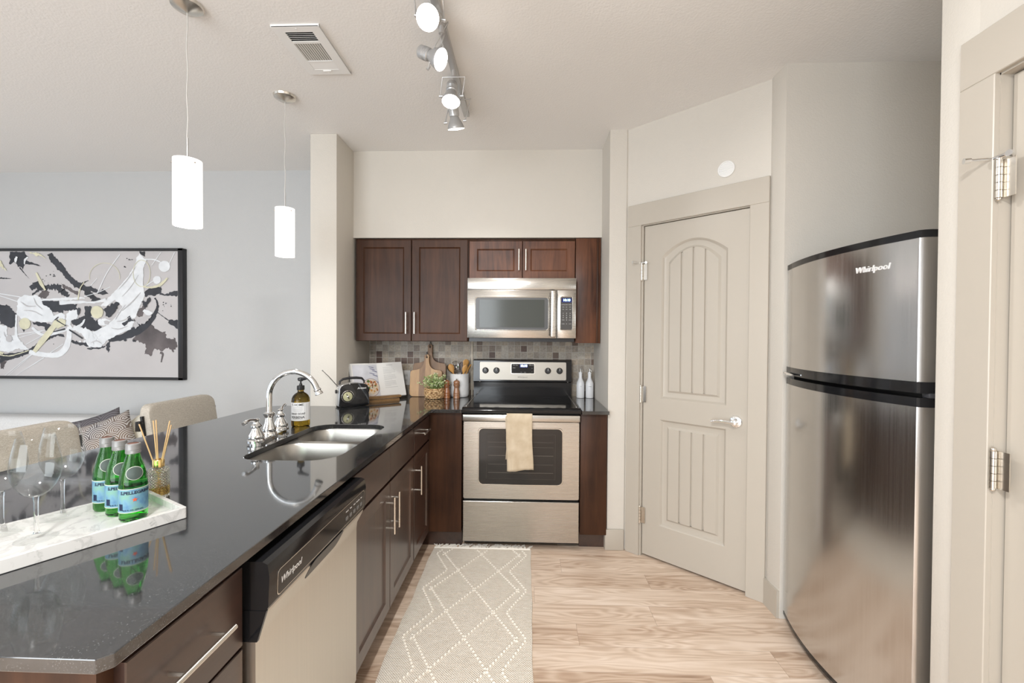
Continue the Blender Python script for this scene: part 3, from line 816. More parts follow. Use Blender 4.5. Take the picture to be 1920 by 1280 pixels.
# ---------------------------------------------------------------- refrigerator
fr = thing('refrigerator', 'tall stainless steel top-freezer refrigerator with curved doors in the right alcove', 'refrigerator', (1.66, 1.80, 0))
b = NB(); box(b, 1.335, 2.03, 1.452, 2.172, .03, 1.722, .004); obj('cabinet', b, BLACKPLASTIC, fr)
def door_prof(grow=0):
    y0, y1 = 1.446-grow, 2.178+grow
    pts = [(1.325, y0), (1.292, y0)]
    # near corner, bulged front, far corner
    n = 22
    fx = lambda y: 1.262 - grow - .055*(1-((y-1.812)/.345)**2)
    pts += [(1.276, y0+.004), (1.264-grow, y0+.012)]
    for k in range(n+1):
        y = 1.467 + (2.157-1.467)*k/n; pts.append((fx(y), y))
    pts += [(1.264-grow, y1-.012), (1.276, y1-.004), (1.325, y1)]
    return pts
def fdoor(name, z0, z1, mat, grow=0, parent=fr):
    b = NB(); pr = door_prof(grow)
    rings(b, [[Vector((x, y, z)) for x, y in pr] for z in (z0, z1)])
    return obj(name, b, mat, parent, 28)
d1 = fdoor('freezer_door', 1.252, 1.718, STEEL_F)
fdoor('top_cap', 1.718, 1.742, BLACKGLOSS, .002, d1); fdoor('bottom_trim', 1.215, 1.252, BLACKGLOSS, .001, d1)
d2 = fdoor('fridge_door', .055, 1.170, STEEL_F)
fdoor('top_trim', 1.170, 1.200, BLACKGLOSS, .001, d2); fdoor('bottom_trim', .040, .055, BLACKGLOSS, .001, d2)
b = NB(); box(b, 1.30, 1.345, 1.458, 2.168, .04, 1.735); obj('gasket', b, DARKVOID, fr)
b = NB(); box(b, 1.30, 1.34, 1.46, 2.166, 0, .045); obj('kick_grille', b, BLACKPLASTIC, fr)
b = NB(); box(b, 1.29, 1.36, 1.440, 1.47, 1.200, 1.216, .003); cyl(b, (1.318, 1.441, 1.19), (1.318, 1.441, 1.225), .008); obj('center_hinge', b, pm('hinge_cover', (.05, .05, .055), .3), fr)
b = NB(); tube(b, [(1.246, 2.155, 1.222), (1.225, 2.09, 1.222), (1.21, 2.03, 1.222)], [.006, .007, .003], 10); obj('handle_trim', b, CHROME, d1)
FRF = lambda p: Vector((1.2625 - .055*(1-((1.605-p.x-1.812)/.345)**2) - .0005 - p.z, 1.605 - p.x, 1.640 + p.y))
text('lettering', 'Whirlpool', .030, FRF, pm('raised_badge', (.80, .80, .80), .35, .3), d1, shear=.25, out=.003)

# ---------------------------------------------------------------- things on the worktop
CZ = .915
GLASS = pm('clear_glass', (1, 1, 1), 0.0, trans=1, ior=1.45)
def thin_glass():
    t = NT('thin_clear_glass'); nt = t.t
    tr_ = t.n('ShaderNodeBsdfTransparent', Color=(.985, .988, .985, 1)); gl = t.n('ShaderNodeBsdfGlossy', Color=(.9, .92, .93, 1), Roughness=.02)
    lw = t.n('ShaderNodeLayerWeight', Blend=.5)
    f_ = t.math('MULTIPLY_ADD', t.math('POWER', lw.outputs['Facing'], 6.5), .95, .02)
    mx = nt.nodes.new('ShaderNodeMixShader'); t.put(mx.inputs[0], f_); t.put(mx.inputs[1], tr_); t.put(mx.inputs[2], gl)
    nt.links.new(mx.outputs[0], nt.nodes['Material Output'].inputs['Surface'])
    nt.nodes.remove(t.b)
    return t.m
THIN = thin_glass()
# soap bottle
AMBER = pm('amber_glass', (.42, .27, .03), .03, trans=1, ior=1.33)
PAPER = pm('label_paper', (.72, .73, .74), .6)
INK = pm('black_ink', (.012, .012, .013), .6)
SX, SY, SR = -1.180, 2.236, .0445
sp = thing('soap_bottle', 'brown glass soap bottle with black pump and white label behind the sink', 'soap dispenser', (SX, SY, CZ))
b = NB(); lathe(b, [(.036, 0), (.0425, .003), (SR, .010), (SR, .132), (.0425, .148), (.036, .162), (.026, .172), (.0165, .178), (.015, .184), (.015, .196)], (SX, SY, CZ), 40); obj('bottle', b, AMBER, sp)
def cyl_label(name, cx, cy, r, z0, z1, a0, a1, mat, parent, seg=32):
    b = NB(); rs = []
    for k in range(seg+1):
        a = R(a0 + (a1-a0)*k/seg)
        rs.append([Vector((cx + q*math.sin(a), cy - q*math.cos(a), z)) for q, z in ((r, z0), (r+.0005, z0), (r+.0005, z1), (r, z1))])
    rings(b, rs, True, True, True)
    return obj(name, b, mat, parent)
def can(cx, cy, r, cz, a=0):
    def f(p):
        t = a + p.x/r
        return Vector((cx + (r+.0006+p.z)*math.sin(t), cy - (r+.0006+p.z)*math.cos(t), cz + p.y))
    return f
lb = cyl_label('label', SX, SY, SR, CZ+.035, CZ+.128, -75, 105, PAPER, sp)
aa = R(6)
text('lettering', "'S HOME", .0165, can(SX, SY, SR, CZ+.117, aa), INK, lb, bold=.0002)
text('lettering', 'HAND SOAP', .0135, can(SX, SY, SR, CZ+.071, aa), INK, lb, bold=.0002)
text('lettering', 'VERBENA', .0165, can(SX, SY, SR, CZ+.053, aa), INK, lb, bold=.0003)
b = NB(); f = can(SX, SY, SR, CZ, aa)
for z, wd in ((.105, .026), (.099, .024), (.094, .027), (.089, .025), (.084, .022), (.046, .024), (.042, .026)):
    n = 8
    rings(b, [[f(Vector((-wd + 2*wd*k/n, z+d, o_))) for d, o_ in ((0, 0), (.0009, 0), (.0009, .0002), (0, .0002))] for k in range(n+1)])
for (u0, u1, z0, z1) in ((.036, .0365, .04, .124), (.044, .0445, .04, .124), (-.036, -.0355, .04, .124)):
    prism(b, [(u0, z0), (u1, z0), (u1, z1), (u0, z1)], 0, .0002, f)
obj('small_print', b, GREY_INK, lb)
b = NB(); lathe(b, [(.018, .190), (.0185, .192), (.0185, .210), (.016, .213), (.008, .214), (.007, .222), (.0045, .224), (.0045, .240)], (SX, SY, CZ), 24)
tube(b, [(SX-.012, SY+.004, CZ+.245), (SX, SY, CZ+.246), (SX+.02, SY-.006, CZ+.248), (SX+.045, SY-.012, CZ+.252), (SX+.050, SY-.013, CZ+.249)], [.009, .0095, .008, .0055, .003], 12)
lathe(b, [(.011, .236), (.012, .240), (.012, .250), (.010, .253)], (SX, SY, CZ), 20)
obj('pump', b, BLACKPLASTIC, sp)

# radio
ra = thing('radio', 'small black retro radio with round dial at the corner of the worktop by the wall', 'radio', (-1.154, 2.852, CZ))
RA = R(39); rd = Vector((math.cos(RA), math.sin(RA), 0)); rn_ = Vector((math.sin(RA), -math.cos(RA), 0))
RO = Vector((-1.226, 2.793, CZ))
RF = AX(RO, rd, rn_)
def radio_outline(i):
    pts = [(.014+i, .004+i)] + [(.195-i, .004+i), (.206-i, .012+i), (.206-i, .02+i), (.199-i, .125-i), (.190-i, .143-i), (.17-i, .152-i)]
    pts += [(.12, .158-i), (.08, .158-i), (.04+i, .152-i), (.020+i, .143-i), (.010+i, .125-i), (.002+i, .02+i), (.002+i, .012+i)]
    return pts
b = NB(); rings(b, [[RF(Vector((u, v, d))) for u, v in radio_outline(i)] for i, d in ((.006, -.080), (0, -.076), (0, -.006), (.002, -.003))]); obj('case', b, pm('silver_plastic', (.62, .62, .62), .22, .7), ra)
b = NB(); rings(b, [[RF(Vector((u, v, d))) for u, v in radio_outline(i)] for i, d in ((.002, -.006), (.0015, -.001), (.004, .001))]); fp = obj('front_panel', b, BLACKGLOSS, ra)
b = NB(); c = RF(Vector((.060, .072, .001)))
lathe(b, [(.040, 0), (.040, .003), (.037, .004), (.036, .002)], seg=36, M=axisM(c, rn_)); dl = obj('dial_ring', b, CHROME, ra)
b = NB(); lathe(b, [(.030, .001), (.030, .0035), (.029, .004)], seg=36, M=axisM(c, rn_)); obj('dial_face', b, pm('cream_dial', (.50, .49, .30), .4), dl)
b = NB(); lathe(b, [(.036, .0005), (.036, .0022)], seg=36, M=axisM(c, rn_)); obj('dial_ground', b, BLACKGLOSS, dl)
b = NB(); lathe(b, [(.008, .004), (.0075, .012), (.006, .013)], seg=18, M=axisM(c, rn_)); obj('dial_knob', b, CHROME, dl)
b = NB(); prism(b, [(.050, .088), (.054, .091), (.071, .056), (.067, .053)], .0052, .0062, RF)
for k in range(20):
    a = 2*PI*k/20; q0, q1 = .023, .027
    cx_, cy_ = .060, .072
    prism(b, [(cx_+q0*math.cos(a)-.0005*math.sin(a), cy_+q0*math.sin(a)+.0005*math.cos(a)), (cx_+q1*math.cos(a)-.0005*math.sin(a), cy_+q1*math.sin(a)+.0005*math.cos(a)), (cx_+q1*math.cos(a)+.0005*math.sin(a), cy_+q1*math.sin(a)-.0005*math.cos(a)), (cx_+q0*math.cos(a)+.0005*math.sin(a), cy_+q0*math.sin(a)-.0005*math.cos(a))], .0050, .0055, RF)
obj('dial_pointer', b, INK, dl)
b = NB(); c2 = RF(Vector((.145, .078, .0008)))
for rr in (.030, .024, .018, .012, .006): lathe(b, [(rr-.0025, 0), (rr-.0025, .0015), (rr, .0015), (rr, 0)], seg=30, M=axisM(c2, rn_), loop=True, caps=False)
obj('speaker_grille', b, BLACKPLASTIC, ra)
text('lettering', 'Ariston', .019, lambda p: RF(Vector((.152+p.x, .122+p.y, .0012+p.z))), WHITE_METAL, fp, shear=.3, bold=.0003)
b = NB(); tube(b, [RF(Vector((u, v, -.04))) for u, v in ((.020, .150), (.022, .170), (.040, .184), (.08, .190), (.13, .189), (.165, .184), (.18, .168), (.182, .150))], [.006, .006, .008, .009, .009, .008, .006, .006], 12); obj('carry_handle', b, BLACKPLASTIC, ra)
b = NB(); tube(b, [RF(Vector((.015, .135, -.065))), RF(Vector((-.042, .205, -.068))), RF(Vector((-.078, .243, -.070)))], [.003, .0025, .0018], 8); ball(b, RF(Vector((-.080, .245, -.070))), .0045, 8); obj('antenna', b, pm('antenna_steel', (.35, .35, .36), .25, 1), ra)
for u in (-.004, .206):
    b = NB(); cyl(b, RF(Vector((u-.004, .105, -.035))), RF(Vector((u+.006, .105, -.035))), .012, seg=16); obj('tuning_knob', b, BLACKPLASTIC, ra)

# cookbook on a wooden stand
WALNUT = wood('walnut', (.07, .033, .014), (.24, .125, .052), .42, .05, 'x', 1.2)
BAMBOO = wood('light_wood', (.16, .085, .03), (.30, .17, .065), .45, .05, 'x', 1.2)
BA = R(45); bd = Vector((math.cos(BA), math.sin(BA), 0)); bnn = Vector((math.sin(BA), -math.cos(BA), 0))
lean = R(18); bup = -bnn*math.sin(lean) + Vector((0, 0, math.cos(lean))); bo = bnn*math.cos(lean) + Vector((0, 0, math.sin(lean)))
B0 = Vector((-.930, 3.315, .9335))                 # right bottom corner of the right page
BW, BH = .405, .262
def BF(p): return B0 - bd*BW + bd*p.x + bup*p.y + bo*p.z
sd_ = thing('book_stand', 'low wooden cookbook stand behind the radio', 'book stand', (-1.0, 3.08, CZ))
b = NB()
SF = AX(Vector((-1.150, 3.00, 0)), Vector((math.cos(R(38)), math.sin(R(38)), 0)), Vector((math.sin(R(38)), -math.cos(R(38)), 0)))
prism(b, [(-.02, CZ), (.275, CZ), (.275, .930), (-.02, .930)], -.10, .0, SF); prism(b, [(-.02, .930), (.275, .930), (.275, .934), (-.02, .934)], -.02, -.005, SF); obj('foot_board', b, BAMBOO, sd_)
b = NB(); prism(b, [(-.03, .940), (.285, .940), (.285, .955), (-.03, .955)], -.035, .006, SF); obj('ledge', b, BAMBOO, sd_)
b = NB(); prism(b, [(.09, .01), (.315, .01), (.315, .20), (.09, .20)], -.030, -.018, BF); obj('back_board', b, WALNUT, sd_)
bk = thing('cookbook', 'open white cookbook showing a plate of food, leaning on its wooden stand', 'book', tuple(B0 - bd*BW*.5))
def page(u): # height of the page surface over the board
    t = abs(u - BW/2)/(BW/2)
    return .012*math.sin(min(1, t*1.25)*PI*.62)*(1 - .25*t) + .004
def page_patch(b, u0, u1, v0, v1, dz, n=14):
    rs = []
    for k in range(n+1):
        u = u0 + (u1-u0)*k/n
        rs.append((b.verts.new(BF(Vector((u, v0, page(u)+dz)))), b.verts.new(BF(Vector((u, v1, page(u)+dz))))))
    for a, c in zip(rs, rs[1:]): b.faces.new((a[0], c[0], c[1], a[1]))
PAGE = pm('white_page', (.74, .735, .72), .6)
b = NB(); n = 40; rs = []
for k in range(n+1):
    u = BW*k/n; t = abs(u-BW/2)/(BW/2)
    rs.append([BF(Vector((u, v, z))) for v, z in ((0, -.006), (0, page(u)), (BH*(1-.012*(1-t)), page(u)), (BH*(1-.012*(1-t)), -.006))])
rings(b, rs); obj('pages', b, PAGE, bk)
b = NB(); prism(b, [(-.004, -.003), (BW+.004, -.003), (BW+.004, BH+.002), (-.004, BH+.002)], -.010, -.006, BF); obj('cover', b, pm('grey_cover', (.5, .5, .5), .6), bk)
b = NB(); page_patch(b, .012, BW/2-.002, .006, BH-.012, .0005); ph = obj('photo_page', b, pm('pale_photo', (.60, .61, .66), .5, var=.12, vscale=(12, 12, 12)), bk)
def on_page(pts, dz): return [BF(Vector((u, v, page(u)+dz))) for u, v in pts]
def blob_page(b, cx, cy, r, dz, n=22, jit=0, sy=1):
    pts = []
    for k in range(n):
        a = 2*PI*k/n; rr = r*(1 + jit*(rnd.random()-.5))
        pts.append((cx + rr*math.cos(a), cy + rr*sy*math.sin(a)))
    c = b.verts.new(BF(Vector((cx, cy, page(cx)+dz)))); vs = [b.verts.new(p) for p in on_page(pts, dz)]
    for k in range(n): b.faces.new((c, vs[k], vs[(k+1) % n]))
b = NB(); blob_page(b, .135, .078, .068, .0009, 30); obj('plate_rim', b, pm('plate_rim_print', (.30, .24, .26), .5), ph)
b = NB(); blob_page(b, .135, .078, .064, .0012, 30); obj('plate', b, pm('plate_print', (.66, .60, .55), .5), ph)
FOOD = [pm('food_'+n_, c_, .6) for n_, c_ in (('ochre', (.52, .27, .08)), ('brown', (.22, .09, .04)), ('cream', (.70, .56, .40)), ('green', (.10, .16, .04)), ('rust', (.40, .13, .05)), ('dark', (.05, .035, .03)))]
b = NB()
for k in range(70):
    a = rnd.random()*2*PI; q = .052*math.sqrt(rnd.random())
    with mi_(b, rnd.choice((0, 0, 1, 2, 2, 2, 3, 4, 5))): blob_page(b, .135+q*math.cos(a), .082+q*math.sin(a), .004+.007*rnd.random(), .0014+k*1e-5, 9, .5)
obj('food', b, FOOD, ph)
b = NB()
for k in range(8):
    u = .150 + .006*k*(k % 3); v = .238 - .016*k
    pts = [(min(.198, u-.018), v), (min(.199, u+.022), v-.010), (min(.199, u+.026), v-.017), (min(.198, u-.012), v-.006)]
    b.faces.new([b.verts.new(p) for p in on_page(pts, .0011)])
obj('napkin', b, pm('blue_napkin', (.13, .14, .26), .6), ph)
b = NB(); v = .222; yy = 0
while v > .06:
    wd = .10 if yy % 5 else .05 + .03*rnd.random()
    page_patch(b, .245, .245 + wd*(.85+.15*rnd.random()), v, v+.0022, .0004, 5)
    v -= .0085 if (yy % 5) else .013
    yy += 1
page_patch(b, .275, .325, .238, .242, .0004, 5)
obj('printed_lines', b, pm('page_print', (.45, .45, .45), .6), bk)

# cutting boards
def board_outline(w_, h, hw, hh, r):
    half = [(w_/2-r + r*math.sin(R(a)), r - r*math.cos(R(a))) for a in range(0, 91, 15)]
    half += [(w_/2-.022+.022*math.cos(R(a)), h-.022+.022*math.sin(R(a))) for a in range(0, 91, 18)]
    P0, P1, P2, P3 = (w_/2-.024, h), (w_/2-.075, h+.004), (hw+.006, h+.018), (hw, h+.072)
    half += [tuple((1-t)**3*a+3*t*(1-t)**2*b_+3*t*t*(1-t)*c_+t**3*d_ for a, b_, c_, d_ in zip(P0, P1, P2, P3)) for t in [k/10 for k in range(1, 11)]]
    half += [(hw*.92, h+hh-.012)]
    half += [(hw*1.05*math.cos(R(a)), h+hh-.008 + hw*1.05*math.sin(R(a))) for a in (10, 40, 65, 90)]
    return half + [(-u, v) for u, v in half[::-1][1:]]
def cboard(name, label, mat, ox, oy, w_, h, hw, hh, ln, th):
    q = thing(name, label, 'cutting board', (ox, oy, CZ), group='wooden cutting boards')
    up = Vector((0, math.sin(ln), math.cos(ln))); n = Vector((0, -math.cos(ln), math.sin(ln))); d = Vector((1, 0, 0))
    f = lambda p: Vector((ox, oy, CZ)) + d*p.x + up*p.y + n*p.z
    hole = [(.007*math.cos(a), h+hh-.012 + .007*math.sin(a)) for a in [2*PI*k/14 for k in range(14)]]
    b = NB(); plate(b, board_outline(w_, h, hw, hh, .03), [hole], 0, th, f)
    o = obj('board', b, mat, q); m = o.modifiers.new('edge', 'BEVEL'); m.width = .003; m.segments = 2; m.limit_method = 'ANGLE'
    b = NB(); tube(b, [f(Vector((u, v, d_))) for u, v, d_ in ((0, h+hh-.012, -.004), (.003, h+hh+.016, .004), (.0, h+hh+.030, .006), (-.004, h+hh+.016, th+.003), (0, h+hh-.012, th+.004), (.003, h+hh-.02, th))], .0022, 8)
    obj('hanging_cord', b, BLACKPLASTIC, q)
def strip_wood():
    t = NT('laminated_wood'); co = t.n('ShaderNodeSeparateXYZ', Vector=t.coord())
    s = t.math('FLOOR', t.math('DIVIDE', t.math('ADD', co.outputs[0], .007), .046))
    wn = t.n('ShaderNodeTexWhiteNoise', _noise_dimensions='1D', W=t.math('ADD', s, 4.5)).outputs[0]
    n = t.noise(t.coord((40, 40, 4)), 1.0, 5, .6, .5)
    f = t.math('MULTIPLY_ADD', n, .45, t.math('MULTIPLY', wn, .55))
    t.set(Base_Color=t.ramp(f, [(.1, (.145, .07, .03)), (.45, (.34, .19, .085)), (.8, (.52, .32, .15))]), Roughness=.42); return t.m
LAM = strip_wood()
cboard('cutting_board', 'larger walnut cutting board leaning on the tiles behind the other board', wood('dark_board', (.10, .05, .022), (.30, .165, .075), .45, .05, 'z', .8), -.774, 3.418, .262, .258, .018, .142, R(8.5), .016)
cboard('cutting_board', 'smaller striped wooden cutting board in front, behind the potted plant', LAM, -.790, 3.378, .250, .205, .019, .115, R(9.5), .016)

# potted plant
pp_ = thing('potted_plant', 'small leafy green plant in a round woven basket before the cutting boards', 'plant', (-.702, 3.296, CZ))
b = NB(); lathe(b, [(.05, .001), (.058, .004), (.068, .03), (.067, .055), (.063, .072), (.058, .074), (.058, .06)], (-.702, 3.296, CZ), 30)
rr2 = random.Random(3)
for lv in range(6):
    z = .0085 + lv*.0128; rad = .056 + .013*math.sin(min(1, z/.05)*PI*.55) - (.004 if z > .06 else 0)
    n = 15; a0 = (lv % 2)*PI/n
    for k in range(n):
        a = a0 + 2*PI*k/n; ns = 5
        pts = [Vector((-.702 + (rad + .0055*math.sin(PI*t))*math.cos(a + (t-.5)*2.2*PI/n*1.05), 3.296 + (rad + .0055*math.sin(PI*t))*math.sin(a + (t-.5)*2.2*PI/n*1.05), CZ + z + .007*(t-.5)*(1 if lv % 2 else -1) + .003*(rr2.random()-.5))) for t in [i/ns for i in range(ns+1)]]
        tube(b, pts, [.0035, .0058, .0068, .0068, .0058, .0035], 7)
t = NT('sea_grass'); nz = t.noise(t.coord((60, 60, 60)), 1.0, 4)
t.set(Base_Color=t.ramp(nz, [(.32, (.17, .075, .025)), (.5, (.52, .33, .16)), (.68, (.76, .56, .33))]), Roughness=.7); SEAGRASS = t.m
obj('basket', b, SEAGRASS, pp_)
b = NB(); b2 = NB()
for k in range(60):
    a = 2*PI*rr2.random(); el = R(18 + 75*rr2.random()**.7)
    L = .085 + .05*rr2.random()
    base = Vector((-.702 + .03*math.cos(a)*rr2.random(), 3.296 + .03*math.sin(a)*rr2.random(), CZ+.062))
    d = Vector((math.cos(a)*math.cos(el), math.sin(a)*math.cos(el)*.8, math.sin(el)))
    tip = base + d*L + Vector((0, 0, -.012*(1-math.sin(el))))
    mid = base.lerp(tip, .55) + Vector((0, 0, .008))
    tube(b2, [base, mid, tip], [.0013, .0010, .0007], 5)
    for j in range(13):
        t_ = .35 + .65*j/12; p = base.lerp(tip, t_) + Vector((0, 0, .008*math.sin(t_*PI)))
        p += Vector((rr2.uniform(-.008, .008), rr2.uniform(-.008, .008), rr2.uniform(-.006, .008)))
        n = Vector((rr2.uniform(-1, 1), rr2.uniform(-1.2, .5), rr2.uniform(0, 1.4))).normalized()
        u, v, _ = frame_of(n); s = .0052 + .0038*rr2.random(); ph_ = rr2.random()*6.28
        u2, v2 = u*math.cos(ph_) + v*math.sin(ph_), v*math.cos(ph_) - u*math.sin(ph_)
        vs = [b.verts.new(p + u2*(s*x_) + v2*(s*y_) + n*(s*z_)) for x_, y_, z_ in ((-1, 0, 0), (-.3, .55, .15), (.5, .5, .12), (1.05, 0, -.1), (.5, -.5, .12), (-.3, -.55, .15))]
        f1 = b.faces.new(vs); f1.material_index = (0, 0, 1, 1, 2)[rr2.randrange(5)]
lv_ = [pm('leaf_'+n_, c_, .5) for n_, c_ in (('green', (.26, .37, .12)), ('pale', (.55, .62, .32)), ('cream', (.75, .77, .56)))]
obj('foliage', b, lv_, pp_, 0, keepn=True); obj('stems', b2, lv_[0], pp_)

# mills
MILLW = wood('polished_mill_wood', (.16, .055, .018), (.34, .125, .042), .22, .03, 'z', 1.0, coat=.5)
def mill(label, x, y, mat):
    q = thing('pepper_mill', label, 'mill', (x, y, CZ), group='wooden mills')
    b = NB(); lathe(b, [(.0225, 0), (.0255, .002), (.0255, .018), (.0235, .020), (.0235, .022), (.0258, .024), (.0258, .038), (.0238, .040), (.0238, .042), (.0252, .044), (.022, .062), (.0185, .078), (.0195, .088), (.0235, .093), (.0235, .098)], (x, y, CZ), 28); obj('body', b, mat, q)
    b = NB(); lathe(b, [(.020, .098), (.0245, .100), (.0255, .108), (.022, .111), (.0245, .116), (.0240, .126), (.018, .134), (.009, .139), (.006, .140)], (x, y, CZ), 28); obj('head', b, mat, q)
    b = NB(); lathe(b, [(.004, .139), (.006, .142), (.006, .146), (.003, .149)], (x, y, CZ), 14); obj('finial', b, NICKEL, q)
mill('left one of the two turned wooden mills, in front of the white crock', -.6075, 3.302, MILLW)
mill('right one of the two turned wooden mills, in front of the white crock', -.5340, 3.302, wood('copper_brown_wood', (.20, .09, .042), (.40, .20, .105), .2, .03, 'z', 1.0, coat=.6))

# utensil crock and what stands in it
KX, KY = -.527, 3.398
b = NB(); lathe(b, [(.055, .001), (.066, .003), (.073, .014), (.074, .03), (.074, .179), (.0735, .182), (.070, .182), (.0695, .178), (.0695, .02), (.055, .012)], (KX, KY, CZ), 48)
t = NT('ribbed_ceramic'); co = t.n('ShaderNodeSeparateXYZ', Vector=t.coord())
ang = t.math('ARCTAN2', co.outputs[1], co.outputs[0])
h = t.math('MULTIPLY', t.math('SINE', t.math('MULTIPLY', ang, 60)), t.math('SINE', t.math('MULTIPLY', co.outputs[2], 700)))
t.set(Base_Color=(.74, .745, .75, 1), Roughness=.4); t.bump(h, .5, .002)
ck = thing('utensil_crock', 'white textured ceramic crock full of wooden utensils beside the stove', 'crock', (KX, KY, CZ))
obj('crock', b, t.m, ck)
SPOONW = wood('olive_wood', (.42, .20, .05), (.64, .36, .12), .4, .04, 'z', 1.0)
DARKSP = wood('dark_spoon_wood', (.03, .014, .008), (.075, .034, .018), .4, .04)
def utensil(name, label, mat, bx, by, tx, ty, tz, kind, face=0, cat='utensil'):
    """handle from the crock's floor to the head's neck, head above it"""
    a, n_ = Vector((KX+bx, KY+by, CZ+.02)), Vector((KX+tx, KY+ty, CZ+tz))
    q = thing(name, label, cat, tuple(a), group='utensils in the white crock')
    ax = (n_-a).normalized()
    side = Vector((math.cos(face), math.sin(face), 0)); side = (side - ax*side.dot(ax)).normalized(); nn = ax.cross(side)
    b = NB(); tube(b, [a, a.lerp(n_, .5), n_], [.006, .005, .0055], 10); obj('handle', b, mat if kind != 'whisk' else NICKEL, q)
    b = NB()
    if kind == 'spoon' or kind == 'slotted':
        prof = [(0, .006), (.012, .013), (.028, .021), (.046, .023), (.060, .019), (.070, .010), (.073, .003)]
    elif kind == 'spatula':
        prof = [(0, .007), (.02, .012), (.04, .020), (.066, .026), (.078, .022), (.0885, .008)]
    if kind != 'whisk':
        rs = []
        for l, wd in prof:
            c = n_ + ax*l
            dish = .004 if kind != 'spatula' else 0
            rs.append([c + side*(wd*math.cos(t_)) + nn*(.0035*math.sin(t_) - dish*(1-math.cos(t_)**2)) for t_ in [2*PI*k/14 for k in range(14)]])
        rings(b, rs); hd = obj('head', b, mat, q, 60)
        if kind == 'slotted':
            b = NB()
            for s in (-.009, 0, .009):
                pts = [n_ + ax*(l) + side*s for l in (.020, .055)]
                tube(b, pts, .0022, 8)
                bm2 = None
            for v in b.verts: v.co -= nn*.0
            obj('slot', b, DARKSP, hd)
    else:
        for k in range(6):
            a2 = PI*k/6; e = side*math.cos(a2) + nn*math.sin(a2)
            pts = []
            for j in range(25):
                t_ = 2*PI*j/24
                l = .055 - .055*math.cos(t_/2*1.0*2)/1.0
                pts.append(n_ + ax*(.052 - .052*math.cos(t_)) + e*(.026*math.sin(t_)*(1-.35*math.cos(t_))))
            tube(b, pts[:-1], .0009, 6, loop=True)
        obj('wire_loops', b, CHROME, q)
utensil('wooden_spoon', 'light wooden spoon leaning left in the white crock', SPOONW, .02, -.01, -.045, -.030, .190, 'spoon', .3, 'spoon')
utensil('wooden_spoon', 'very dark wooden spoon leaning far left behind the light spoon', DARKSP, .03, .02, -.058, .012, .185, 'spoon', -.2, 'spoon')
utensil('whisk', 'steel wire balloon whisk standing in the white crock', None, .0, .01, -.026, .020, .175, 'whisk', .5, 'whisk')
utensil('spatula', 'light wooden spatula standing tallest at the back of the white crock', SPOONW, -.01, .02, .032, .026, .205, 'spatula', .5, 'spatula')
utensil('wooden_spoon', 'dark wooden spoon half hidden behind the tall spatula', DARKSP, .0, .03, .010, .045, .180, 'spatula', .1, 'spoon')
utensil('slotted_spoon', 'light slotted wooden spoon at the right front of the white crock', SPOONW, -.02, -.02, .034, -.030, .185, 'slotted', .5, 'spoon')
utensil('wooden_fork', 'thin light wooden utensil seen edge-on at the far right of the crock', SPOONW, -.03, .0, .056, -.004, .190, 'spoon', 1.35, 'utensil')

# oil and vinegar bottles
CERAM = pm('white_ceramic', (.76, .77, .79), .25)
def oilb(label, x, y, word):
    q = thing('oil_bottle', label, 'bottle', (x, y, CZ), group='white ceramic bottles')
    b = NB(); lathe(b, [(.026, 0), (.0295, .002), (.0305, .006), (.0305, .105), (.028, .120), (.020, .138), (.0145, .150), (.0128, .160), (.0128, .188), (.0145, .190), (.0145, .198), (.011, .200)], (x, y, CZ), 30); bo_ = obj('bottle', b, CERAM, q)
    text('lettering', word, .008, can(x, y, .0305, CZ+.092), GREY_INK, bo_)
    b = NB(); lathe(b, [(.010, .199), (.010, .204), (.006, .207), (.004, .215)], (x, y, CZ), 16); tube(b, [(x, y, CZ+.212), (x+.004, y, CZ+.222), (x+.002, y-.004, CZ+.234)], [.003, .0025, .002], 8)
    ball(b, (x-.002, y, CZ+.226), .006, 10); tube(b, [(x+.010, y, CZ+.206), (x+.016, y, CZ+.216), (x+.012, y, CZ+.230), (x+.002, y, CZ+.232)], .0012, 6)
    obj('pourer', b, CHROME, q)
oilb('left one of the two white ceramic bottles right of the stove', .4165, 3.405, 'oil')
oilb('right one of the two white ceramic bottles, nearest the side wall', .4870, 3.405, 'vinegar')

# switch plate on the tiles
sw = thing('wall_outlet', 'white outlet plate on the tiles beside the cookbook', 'outlet', (-.972, 3.486, 1.05))
b = NB(); nested(b, lambda i: rrect(-1.010+i, -.938-i, .990+i, 1.110-i, .006, 3), [(0, .002), (.003, .006)], XZ(3.487), back=0); obj('plate', b, WHITE_METAL, sw)
b = NB()
for z in (1.03, 1.07): prism(b, rrect(-.990, -.958, z-.016, z+.016, .008, 4), .006, .0075, XZ(3.487))
so = obj('socket', b, pm('socket_white', (.7, .7, .68), .35), sw)
b = NB()
for z in (1.03, 1.07):
    for x in (-.981, -.968): box(b, x, x+.002, 3.4785, 3.4796, z-.004, z+.006)
obj('slot', b, BLACKPLASTIC, so)

